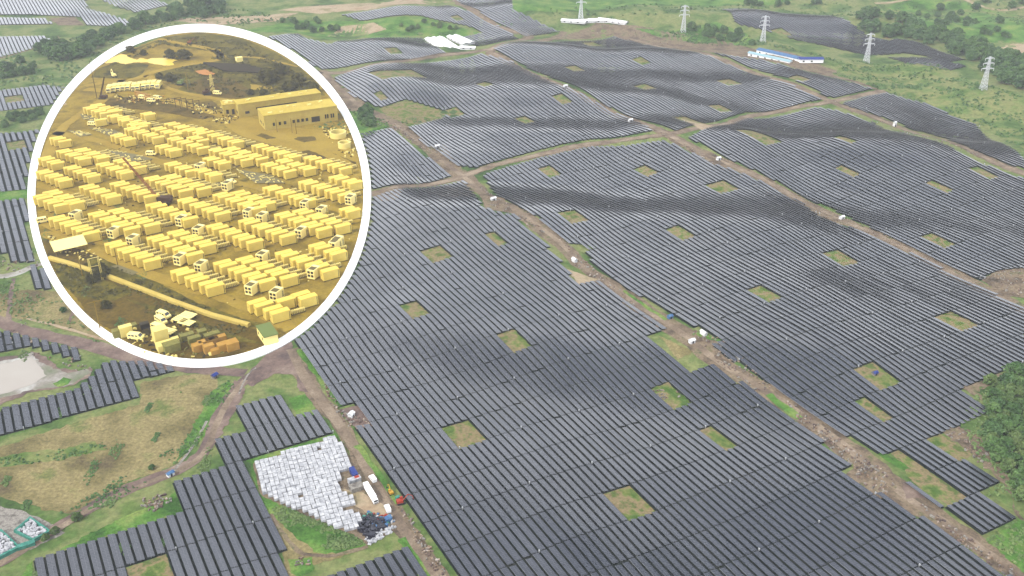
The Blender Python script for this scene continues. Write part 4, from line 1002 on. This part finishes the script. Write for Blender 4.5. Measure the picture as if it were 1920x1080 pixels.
# lorries and cars on and beside the road
at(mk_truck('white articulated lorry parked along the goods yard edge',M_white2,M_white2,.95,12.5),694,928,152,.2)
at(mk_truck('blue covered lorry with a red cab behind the white one',M_red,M_blued,.95,7.),664,893,152,.2)
at(mk_van('white van driving up the brown road beside the lorries',M_white2,1.1),699,901,-32,.2)
at(mk_van('white van on the road just below the long lorry',M_white2,1.1),727,957,-22,.2)
at(mk_excavator('orange-red excavator at the right edge of the road',M_red,1.05),752,944,70,.2)
at(mk_excavator('small yellow digger on the right verge above the orange one',M_yel,.8),733,926,-30,.2)
crate('white_container','white goods container across the yard near the blue lorry','container',705-40,905,(6,2.6,2.6),M_white,60,z=.2)
crate('grey_container','pale grey goods container between the pallets and the white lorry','container',668,918,(6,4,2.4),M_gravel,60,z=.2)
crate('green_box','small pale green box on the verge right of the road','box',746,936,(2.,1.6,1.4),M_teal,z=.2)
crate('blue_tent','small bright blue tarpaulin shelter beside the road','shelter',728,977,(3,2.6,2.),M_blue,z=.2)
# huts, heaps along the middle roads
def hut(px,py,sz,m_,lab,az=61,roof=None):
    sz=tuple(q*.82 for q in sz); root=empty('site_hut',(0,0,0),0,lab,'hut'); at(root,px,py,az,.15)
    b=MB(); b.box((0,0,0),sz); b.build('wall',m_,root)
    b=MB(); x,y,z=sz; b.quad([(-x/2-.3,-y/2-.3,z),(x/2+.3,-y/2-.3,z),(x/2+.3,0,z+.9),(-x/2-.3,0,z+.9)]); b.quad([(-x/2-.3,0,z+.9),(x/2+.3,0,z+.9),(x/2+.3,y/2+.3,z),(-x/2-.3,y/2+.3,z)]); b.quad([(-x/2-.3,-y/2-.3,z-.02),(-x/2-.3,y/2+.3,z-.02),(x/2+.3,y/2+.3,z-.02),(x/2+.3,-y/2-.3,z-.02)]); b.build('roof',roof or M_hut,root)
    b=MB(); b.box((0,-y/2-.04,0),(1.,.08,2.)); b.build('door',M_dark,root)
hut(1256,597,(3.5,3,2.2),M_blue,'tiny blue hut beside the middle road','b' and 61,M_blue)
hut(1297,643,(4,3,2.4),M_hut,'white hut left of the middle road by the brown pad',61)
hut(1319,628,(5,2.6,2.4),M_hut,'white hut right of the middle road by rubble',-30)
hut(1077,491,(4.6,3.,2.5),M_hut,'white hut on the middle road beside the bare pad',-30)
hut(659,781,(4,3,2.2),M_hut,'white hut in the rubble beside the left road',20)
hut(320,892,(4,2.6,2.),M_hut,'blue-roofed shelter where the channel meets the left road',40,M_blue)
hut(403,708,(4,3,2.2),M_gravel,'blue-grey roofed hut on the grass under the ring',30,M_blued)
hut(1578,411,(4.5,3,2.6),M_hut,'white hut beside the far road with a blue box',61)
hut(1347,300,(4.5,3,2.6),M_hut,'white hut on the bare pad of the far road')
hut(1182,228,(5,3,2.6),M_hut,'white hut by the upper stretch of the far road')
hut(1060,164,(5,3,2.6),M_hut,'lone white hut high on the far road')
hut(925,376,(5,3,2.6),M_hut,'white hut on the pad just below the cross road')
hut(820,277,(5,3,2.6),M_hut,'white hut on the pad above the cross road')
hut(1677,237,(3,3,5),M_hut,'narrow white hut on the farthest road')
hut(945,305,(4,3,2.4),M_hut,'white hut by the left end of the cross road') if 0 else None
hut(1640,703,(3.5,2.5,1.8),M_gravel,'blue-roofed shelter in the grass clearing right of the middle road',61,M_blued)
RB=[([(600,700),(640,770),(690,790),(700,805),(650,800),(620,760)],90,'rubble by the left road where the rows step back'),([(1290,615),(1330,625),(1365,645),(1420,700),(1450,730),(1420,735),(1345,680)],130,'broken stone along the middle road'),([(1460,735),(1530,790),(1620,860),(1640,880),(1600,880),(1500,790)],120,'pale stones along the lower middle road'),([(1600,875),(1640,870),(1680,905),(1660,930),(1610,905)],90,'grey and white spoil heap where the roads meet'),([(1720,940),(1800,1000),(1920,1080),(1890,1085),(1780,1010)],90,'white stones along the road to the corner'),([(745,950),(765,965),(840,1080),(815,1080),(770,1000)],80,'white and grey debris on the right verge of the left road'),([(268,935),(320,925),(322,945),(290,960),(265,955)],60,'pile of white stones by the left road'),([(1775,815),(1800,800),(1840,840),(1870,880),(1850,885)],60,'pale stones at the edge of the right corner block'),([(1860,510),(1920,505),(1930,560),(1880,545)],70,'pale spoil heap at the right frame edge'),([(1045,440),(1110,500),(1170,550),(1200,585),(1150,545),(1080,500)],70,'stones along the middle road near the pads'),([(900,350),(960,390),(1030,440),(1000,430),(920,385)],80,'brown spoil below the cross road'),([(1210,240),(1300,280),(1600,430),(1560,415),(1300,290)],110,'pale stones along the far road'),([(645,205),(720,225),(790,260),(835,300),(790,280),(700,240)],90,'pale rubble along the upper middle road'),([(1555,185),(1600,200),(1750,260),(1860,305),(1740,265)],80,'pale rubble along the farthest road'),([(1040,800-735),(1130,58),(1240,70),(1300,95),(1180,75)],60,'rubble around the white roofed blocks'),([(1216,735),(1255,728),(1285,742),(1250,755)],14,'white scraps in the clearing amid the rows'),([(548,1048),(580,1045),(580,1060),(552,1062)],16,'white scraps on the grass at the bottom'),([(0,490),(60,488),(90,478),(80,500),(0,520)],30,'pale stones by the left edge track'),([(985,100),(1045,155),(1110,185),(1180,225),(1120,200),(1020,150)],80,'pale rubble along the top of the far road'),([(60,560),(10,640),(60,660),(150,668),(180,690),(140,700),(60,668)],40,'pale clods round the milky pond')]
for P,n,lab in RB: scatter_boxes('rubble',lab,P,n,.4,1.9,[M_gravel,M_wood,M_wood,M_mud,M_mud,M_gravel],.9,.35)
# far sheds
def shed(P1,P2,dep,h,lab,wm,rm,n=1):
    a=Vector((*S(*P1),0)); c=Vector((*S(*P2),0)); d=c-a; L_=d.length
    root=empty('long_shed',(a.x,a.y,float(hgt(a.x,a.y))),math.atan2(d.y,d.x),lab,'shed')
    b=MB(); b.box((L_/2,dep/2,0),(L_,dep,h)); b.build('wall',wm,root)
    b=MB(); b.quad([(-.8,-.8,h),(L_+.8,-.8,h),(L_+.8,dep/2,h+1.6),(-.8,dep/2,h+1.6)]); b.quad([(-.8,dep/2,h+1.6),(L_+.8,dep/2,h+1.6),(L_+.8,dep+.8,h),(-.8,dep+.8,h)]); b.build('roof',rm,root)
    b=MB(); 
    for k in range(max(2,int(L_/9))): b.box((4.5+k*9,-.05,1),(2.2,.1,1.6))
    b.build('windows',M_glass,root)
shed((1418,100),(1498,116),11,4.,'long blue-roofed building behind the rows at upper right',M_white2,M_blue)
shed((1402,105),(1480,119),7,3.5,'pale roofed range in front of the long blue one',M_white2,nmat('pale_cyan_roof',[G(170,205,215)],rough=.6))
shed((1499,118),(1543,121),10,4.,'shorter deep blue roofed building right of the pale range',M_white2,M_blued)
for i,(p,q,dd_,lab) in enumerate([((1052,42.0),(1096,55.0),10.5,'far white store at the left end of the group of low white roofs'),((1069,40.1),(1115,52.6),10.5,'far white store, second from the left in the group'),((1086,38.2),(1134,50.2),10.5,'far white store in the middle of the group'),((1103,36.3),(1153,47.8),10.5,'far white store, second from the right in the group'),((1120,34.4),(1172,45.4),10.5,'far white store at the right end of the group'),
 ((797,76),(838,98),8,'long low white roof, outermost of the stores by the upper road'),((808,75),(850,96),8,'long low white roof, second of the stores by the upper road'),((819,74),(861,94),8,'long low white roof, third of the stores by the upper road'),((838,72),(868,86),8,'short low white roof right of the three long ones'),((849,71),(880,85),8,'short low white roof furthest from the three long ones'),((862,93),(890,93),5,'low white shed at the corner of the upper road')]):
    shed(p,q,dd_,2.6,lab,M_hut,M_white2)
# green lined pits bottom left
def pit(P,lab):
    Pw=[S(*p) for p in P]; cx=sum(p[0] for p in Pw)/4; cy=sum(p[1] for p in Pw)/4
    root=empty('lined_enclosure',(cx,cy,.2),0,lab,'enclosure'); b=MB(); n=len(Pw)
    for z,f in ((0,1),(1.5,.97),(1.5,.84),(.3,.74)):
        for x,y in Pw: b.v.append(((x-cx)*f,(y-cy)*f,z))
    for r_ in range(3):
        for i in range(n):
            j=(i+1)%n; b.f.append((r_*n+i,r_*n+j,r_*n+n+j,r_*n+n+i)); b.m.append(0)
    b.build('tarpaulin_wall',M_teal,root)
    s=MB(); In=[((x-cx)*.78,(y-cy)*.78) for x,y in Pw]; t=0
    while t<260:
        x,y=rng.uniform(min(p[0] for p in In),max(p[0] for p in In)),rng.uniform(min(p[1] for p in In),max(p[1] for p in In)); t+=1
        if inpoly(In,x,y): s.box((x,y,.1),(rng.uniform(.9,1.6),rng.uniform(.7,1.2),rng.uniform(.8,1.4)),rng.uniform(0,3),0,.8)
    o=s.build('white_bags',M_white,root); o['kind']='stuff'
pit([(26,999),(58,972),(98,1000),(64,1018)],'teal tarpaulin enclosure filled with white bags nearer the road')
pit([(-12,1004),(4,996),(40,1030),(-8,1055)],'teal tarpaulin enclosure filled with white bags at the left frame edge')
crate('teal_box','small teal covered box between the two teal enclosures','box',50,1025,(7,2.5,1.6),M_teal,60,z=.2)
# ------------------------------------------------------------------ transmission towers
def pylon(px,py,h,lab):
    root=empty('transmission_tower',(0,0,0),0,lab,'pylon'); at(root,px,py,84,0)
    lattice(5.6,2.2,h*.62,6,M_pyl,root,.42,'tower_body'); o=lattice(2.6,1.2,h*.38,5,M_pyl,root,.38,'tower_head'); o.location.z=h*.62
    for z,a in ((.64,6.5),(.8,5.6),(.95,4.6)):
        b=MB(); 
        for s in (-1,1): b.bar((0,0,h*z),(s*a,0,h*z),1.,w2=.5); b.bar((0,0,h*z+1.6),(s*a,0,h*z),.4)
        b.build('crossarm',M_pyl,root)
        b=MB()
        for s in (-1,1): b.bar((s*a,0,h*z),(s*a,0,h*z-2.2),.35)
        b.build('insulator',M_white2,root)
M_pyl=nmat('pylon_white',[(.5,.51,.53)],rough=.5,spec=.3)
pylon(1843,168,34,'white lattice tower nearest the camera at the right edge')
pylon(1624,118,34,'white lattice tower standing right of the blue roofed range')
pylon(1430,79,32,'white lattice tower above the long blue roof')
pylon(1282,45,34,'white lattice tower right of the far white stores')
pylon(1089,31,34,'white lattice tower just behind the far white stores')
# ------------------------------------------------------------------ vegetation
def crown_mesh(seed,w_,h_,m_,nclump=60,leaf=.5,nl=30,base=.18):
    r=np.random.RandomState(seed); V=[];F=[]
    for c in range(nclump):
        a=r.rand()*6.283; q=r.rand()**.5; zf=r.rand(); rad=w_/2*q*math.sin(math.pi*(.22+.72*zf)**.9)
        cc=np.array([rad*math.cos(a),rad*math.sin(a),h_*(base+(1-base)*zf*.93)]); cs=w_*.13*(.7+.6*r.rand())
        P=r.normal(size=(nl,3)); P/=np.linalg.norm(P,axis=1)[:,None]; P[:,2]=np.abs(P[:,2])*1.0-.25
        cen=cc+P*cs*np.array([1,1,.8]); 
        for k in range(nl):
            n=P[k]*.8+r.normal(size=3)*.45; n/=np.linalg.norm(n)+1e-9; u=np.cross(n,[.3,.2,1.]); u/=np.linalg.norm(u)+1e-9; v=np.cross(n,u); s=leaf*(.6+.8*r.rand())
            b=len(V); V+=[tuple(cen[k]-u*s-v*s*.7),tuple(cen[k]+u*s-v*s*.8),tuple(cen[k]+u*s*.8+v*s),tuple(cen[k]-u*s*.7+v*s*.7)]; F.append((b,b+1,b+2,b+3))
    me=bpy.data.meshes.new('crown'); me.from_pydata(V,[],F); me.materials.append(m_); me.update(); return me
def mk_tree(seed,w_,h_,m_,lab,grp,**k):
    root=empty('broadleaf_tree',(0,0,0),0,lab,'tree',grp)
    o=bpy.data.objects.new('crown',crown_mesh(seed,w_,h_,m_,**k)); COL.objects.link(o); o.parent=root
    b=MB(); b.bar((0,0,-.5),(0,0,h_*.5),w_*.07,w2=w_*.03,n=7)
    for i in range(4):
        a=i*1.6+seed; b.bar((0,0,h_*.3),(w_*.25*math.cos(a),w_*.25*math.sin(a),h_*.62),w_*.03,w2=w_*.012,n=5)
    b.build('trunk',M_bark,root); return root
TR=[mk_tree(1,10,9,M_leafB,'x','x'),mk_tree(2,8.5,8,M_leafA,'x','x'),mk_tree(3,7,7,M_leafC,'x','x'),mk_tree(4,11.5,10,M_leafA,'x','x'),mk_tree(5,9,8,Y_leaf,'x','x'),mk_tree(6,12,8,Y_leaf,'x','x')]
tused=[False]*6; tcount=0
def tree(px,py,k,lab,grp,s=1.):
    global tcount
    x,y=S(px,py); loc=(x,y,float(hgt(x,y))-.2); tcount+=1
    rz=rng.uniform(0,6.28); s=s*rng.uniform(.8,1.2)
    if not tused[k]:
        o=TR[k]; tused[k]=True; o.location=loc; o.rotation_euler.z=rz; o.scale=(s,)*3
        if lab:o['label']=lab
        if grp:o['group']=grp
        return o
    return dup(TR[k],loc,rz,lab,grp,scale=s)
def ringclear(x,y):
    r=math.hypot(x-RING[0],y-RING[1]); return RI<r<RO+(10 if y<368 else 28)
def wood(P,n,ks,lab,grp,s=1.,edge=None):
    """trees through a region, by survey point, kept apart on the ground"""
    xs=[p[0] for p in P]; ys=[p[1] for p in P]; pts=[]; t=0
    while len(pts)<n and t<n*60:
        t+=1; x,y=rng.uniform(min(xs),max(xs)),rng.uniform(min(ys),max(ys))
        if not inpoly(P,x,y): continue
        if ringclear(x,y): continue
        g=S(x,y)
        if any((g[0]-q[0])**2+(g[1]-q[1])**2<(5.2*s)**2 for q in pts): continue
        pts.append(g); tree(x,y,rng.choice(ks),lab,grp,s)
wood([(1850,720),(1900,700),(1935,695),(1940,960),(1920,960),(1895,900),(1860,850),(1840,810),(1865,770)],50,[0,2,1,3,2,1],'dense green tree in the wood at the right edge of the panels','wood at the right edge',.95)
wood([(1570,30),(1620,28),(1700,45),(1740,55),(1850,95),(1930,130),(1945,180),(1900,175),(1860,140),(1790,110),(1720,80),(1640,48)],80,[0,0,3,0],'dark tree in the winding belt behind the towers','winding tree belt',1.45)
wood([(1700,25),(1760,20),(1880,40),(1900,70),(1860,75),(1800,60),(1730,38)],20,[0,1],'dark tree scattered on the far meadow','far meadow trees',1.)
wood([(1640,-2),(1950,-2),(1950,30),(1880,24),(1700,12)],20,[0,0,1],'dark tree of the woods along the top right edge','top right woods',1.15)
wood([(1270,45),(1330,40),(1390,60),(1400,80),(1330,78)],12,[1,3,0],'bushy green tree below the far towers','trees below the far towers',1.)
wood([(1380,8),(1560,2),(1600,14),(1500,18)],10,[0,1],'small dark tree along the far field line','far field line trees',1.)
wood([(70,90),(150,80),(220,60),(275,42),(330,20),(420,0),(420,25),(330,50),(250,72),(180,100),(120,115),(80,120)],56,[0,0,1,3],'dark tree of the belt at the upper left, above the ring','upper left tree belt',1.45)
wood([(0,120),(60,110),(70,140),(0,150)],12,[0,1],'dark tree at the left frame edge above the second panel block','left edge trees',1.)
wood([(0,215),(90,205),(85,232),(0,240)],14,[1,1,0],'green bush tree between two blocks at the left edge','trees between left blocks',.7)
wood([(525,42),(640,38),(640,62),(560,66)],12,[1,0],'green tree in the grass above the upper panel block','trees above the upper block',.9)
wood([(740,36),(830,45),(870,58),(760,62)],10,[1,2],'light green tree behind the white stores','trees behind the white stores',.8)
wood([(672,212),(692,205),(700,235),(690,250)],8,[0,3],'dark tree squeezed between the ring and the upper road','trees right of the ring',.9)
for (x,y,k,lab,s) in [(145,975,2,'light bushy tree beside the left road',.55),(104,1000,2,'pale green tree at the corner of the teal enclosure',.45),(86,1012,2,'small grey-green tree next to the teal enclosure',.4),(130,800,1,'x',0),(1410,85,0,'dark bush left of the blue roofed range',.9),(120,585,1,'small green bush on the meadow left of the ring',.5),(285,880,1,'dark bush where the meadow meets the left road',.4),(170,858,0,'x',0)]:
    if s: tree(x,y,k,lab,None,s)
# in the yard
for (x,y,s,lab) in [(545,178,1.9,'biggest olive tree behind the flat-roofed buildings'),(505,155,1.7,'olive tree left of the biggest one'),(525,140,1.4,'olive tree at the back above the biggest one'),(560,160,1.5,'olive tree right of the biggest one near the rim'),(590,172,1.2,'olive tree closest to the right rim'),(470,178,.8,'small olive tree on the mound'),(495,180,.9,'small olive tree just left of the building roofs'),(320,110,1.3,'olive tree beside the yellow pond'),(345,112,1.3,'olive tree right of the yellow pond'),(270,104,1.,'olive tree on the far bank of the yellow pond'),(245,98,1.,'olive tree at the upper left rim above the pond'),(320,152,1.2,'olive bush right of the lorry line'),(190,560-40,1.3,'big olive bush beneath the lattice gantry'),(172,530,1.,'olive bush left of the lattice gantry'),(200,578,.8,'low olive bush below the tall timber pole'),(300,148,1.,'olive bush above the lorry line')]:
    tree(x,y,4+(x%2),lab,None,s)
print('trees',tcount)
# ground bushes and tall grass
def brush(name,lab,P,n,size,m_,px=True):
    Pw=[S(*p) for p in P]; xs=[p[0] for p in Pw]; ys=[p[1] for p in Pw]
    r=np.random.RandomState(n); X=r.uniform(min(xs),max(xs),n*6); Y_=r.uniform(min(ys),max(ys),n*6); k=inpoly(Pw,X,Y_)
    nz=np.sin(X*.13+Y_*.09)+np.sin(X*.05-Y_*.17+2)+r.rand(len(X))*1.6; k&=nz>.6
    X=X[k][:n]; Y_=Y_[k][:n]; a_,b_=proj0(X,Y_); r_=np.hypot(a_-RING[0],b_-RING[1]); k=(r_<RI-2)|(r_>RO+3); k&=(r_<RI-2)|(name!='x'); X=X[k]; Y_=Y_[k]; Z=hgt(X,Y_); V=[];F=[]
    for x,y,z in zip(X,Y_,Z):
        s=size*r.uniform(.5,1.3)
        for q in range(9):
            a=r.rand()*6.28; e=r.rand(); c=np.array([x+math.cos(a)*s*(1-e*.6)*.8,y+math.sin(a)*s*(1-e*.6)*.8,z+.2+s*e*.75])
            nn=np.array([math.cos(a)*.8,math.sin(a)*.8,.5+e])+r.normal(size=3)*.3; nn/=np.linalg.norm(nn); u=np.cross(nn,[.2,.1,1]); u/=np.linalg.norm(u); v=np.cross(nn,u); h_=s*.42
            b=len(V); V+=[tuple(c-u*h_-v*h_),tuple(c+u*h_-v*h_),tuple(c+u*h_+v*h_),tuple(c-u*h_+v*h_)]; F.append((b,b+1,b+2,b+3))
    if not F: return
    me=bpy.data.meshes.new(name); me.from_pydata(V,[],F); me.materials.append(m_); me.update(); o=bpy.data.objects.new(name,me); COL.objects.link(o); tag(o,lab,'ground cover',kind='stuff')
brush('ground_cover','bright green scrub below the white goods yard',[(492,930),(560,962),(665,1005),(685,1020),(640,1032),(600,1030),(530,985)],900,.7,M_leafC)
brush('ground_cover','low green scrub along the wood at the right',[(1800,790),(1840,720),(1925,682),(1960,700),(1960,1080),(1930,1080),(1850,1012),(1910,972),(1845,922),(1880,904),(1830,852)],900,1.,M_leafC)
brush('ground_cover','scrub on the left meadow edge',[(395,735),(430,712),(440,725),(400,790),(365,840),(330,872),(200,950),(130,975),(110,965),(250,880),(345,830),(372,780)],420,.7,M_leafA)
brush('ground_cover','dark scrub line across the left meadow',[(-30,862),(40,850),(120,842),(205,826),(200,842),(120,862),(30,874),(-30,874)],110,.7,M_leafA)
brush('ground_cover','scrub on the rough land beyond the far road',[(1640,165),(1560,140),(1600,112),(1760,120),(1850,160),(1940,190),(1940,300),(1860,245),(1740,195)],900,1.5,M_leafA)
brush('ground_cover','scrub on the slopes left of the far towers',[(1190,55),(1260,40),(1345,35),(1400,55),(1560,110),(1600,130),(1420,85),(1330,85),(1250,75)],600,1.6,M_leafA)
brush('ground_cover','scrub on the upper left slopes',[(0,110),(100,80),(200,60),(420,10),(560,40),(330,60),(200,110),(120,170),(60,160),(0,170)],900,1.8,M_leafA)
brush('ground_cover','scrub on the plain near the top edge',[(700,60),(900,62),(960,20),(1350,12),(1500,0),(1950,10),(1950,60),(1500,30),(1000,40),(850,72)],700,1.8,M_leafA)
brush('ground_cover','scrub between the upper road and the panels',[(560,200),(690,205),(735,235),(828,210),(830,224),(720,245),(600,262)],300,1.1,M_leafA)
brush('ground_cover','scrub on the left meadow beside the ring',[(0,520),(60,545),(120,560),(180,620),(190,645),(60,600),(0,590)],260,.8,M_leafC)
brush('ground_cover','olive scrub over the back of the yard',clipr([(190,122),(300,74),(374,60),(450,70),(575,140),(600,170),(500,182),(430,182),(345,165),(300,150),(330,128),(400,118),(396,97),(300,84),(250,110)],300),1300,1.5,Y_leaf)
brush('ground_cover','olive scrub along the concrete duct',clipr([(100,490),(170,480),(350,560),(470,610),(440,640),(330,605),(250,580),(130,555)],300),700,1.1,Y_leaf)
for k,cl in enumerate(CLEAR):
    if k<44: brush('ground_cover','green tufts in a square clearing amid the rows',cl,70,.55,M_leafA if k%2 else M_leafC,px=False)
# ------------------------------------------------------------------ camera, light, air
cam=bpy.data.cameras.new('camera'); co_=bpy.data.objects.new('camera',cam); COL.objects.link(co_)
cam.sensor_width=36; cam.lens=36*FPX/1920; cam.clip_start=1; cam.clip_end=20000
co_.location=(0,0,H); co_.rotation_euler=(R(90)-PIT,0,0); sc.camera=co_
SAZ,SEL=-128,44
w=bpy.data.worlds.new('World'); sc.world=w; w.use_nodes=True; nt=w.node_tree; N=nt.nodes; L=nt.links
bg=N['Background']; sky=N.new('ShaderNodeTexSky'); sky.sky_type='NISHITA'; sky.sun_disc=False
sky.sun_elevation=R(SEL); sky.sun_rotation=R(SAZ); sky.dust_density=2.5; sky.air_density=1.
tc=N.new('ShaderNodeTexCoord'); mp=N.new('ShaderNodeMapping'); mp.inputs['Scale'].default_value=(1.,1.,3.2)
L.new(tc.outputs['Generated'],mp.inputs['Vector'])
cn=N.new('ShaderNodeTexNoise'); cn.inputs['Scale'].default_value=4.2; cn.inputs['Detail'].default_value=7; cn.inputs['Roughness'].default_value=.6
L.new(mp.outputs['Vector'],cn.inputs['Vector'])
cr=N.new('ShaderNodeValToRGB'); cr.color_ramp.elements[0].position=.43; cr.color_ramp.elements[1].position=.59
cr.color_ramp.elements[0].color=(.06,.06,.06,1); cr.color_ramp.elements[1].color=(.95,.95,.95,1)
L.new(cn.outputs['Fac'],cr.inputs['Fac'])
mx=N.new('ShaderNodeMix'); mx.data_type='RGBA'; sx=N.new('ShaderNodeSeparateXYZ'); L.new(tc.outputs['Generated'],sx.inputs['Vector'])
hz1=N.new('ShaderNodeMapRange'); hz1.inputs['From Min'].default_value=.0; hz1.inputs['From Max'].default_value=.55; hz1.inputs['To Min'].default_value=.42; hz1.inputs['To Max'].default_value=0.
L.new(sx.outputs['Z'],hz1.inputs['Value'])
ad=N.new('ShaderNodeMath'); ad.operation='ADD'; ad.use_clamp=True; L.new(cr.outputs['Color'],ad.inputs[0]); L.new(hz1.outputs['Result'],ad.inputs[1])
L.new(ad.outputs[0],mx.inputs['Factor'])   # white haze low in the sky
L.new(sky.outputs['Color'],mx.inputs['A']); mx.inputs['B'].default_value=(25.,25.6,26.6,1)   # sunlit cloud
L.new(mx.outputs['Result'],bg.inputs['Color']); bg.inputs['Strength'].default_value=.08
sun=bpy.data.lights.new('sun','SUN'); sun.energy=3.0; sun.angle=R(1.5); sun.color=(1,.97,.92)
so=bpy.data.objects.new('sun',sun); COL.objects.link(so)
d=Vector((math.sin(R(SAZ))*math.cos(R(SEL)),math.cos(R(SAZ))*math.cos(R(SEL)),math.sin(R(SEL))))
so.rotation_euler=(-d).to_track_quat('-Z','Y').to_euler()
# haze
if 1:
    b=MB(); b.box((0,1900,-8),(8200,4400,8+H+20)); hz_=b.build('haze',[bpy.data.materials.new('haze')]); tag(hz_,kind='stuff')
    hz_['label']='thin pale haze over the plain'
    m=hz_.data.materials[0]; m.use_nodes=True; m.node_tree.nodes.clear(); N=m.node_tree.nodes
    o=N.new('ShaderNodeOutputMaterial'); v=N.new('ShaderNodeVolumePrincipled'); v.inputs['Density'].default_value=.00011
    v.inputs['Color'].default_value=(.93,.95,1,1); v.inputs['Anisotropy'].default_value=.2
    m.node_tree.links.new(v.outputs['Volume'],o.inputs['Volume'])
vs_=sc.view_settings; vs_.view_transform='Standard'; vs_.look='None'; vs_.exposure=0.36; vs_.gamma=1
sc.render.engine='CYCLES'; sc.cycles.volume_bounces=0; sc.cycles.max_bounces=5
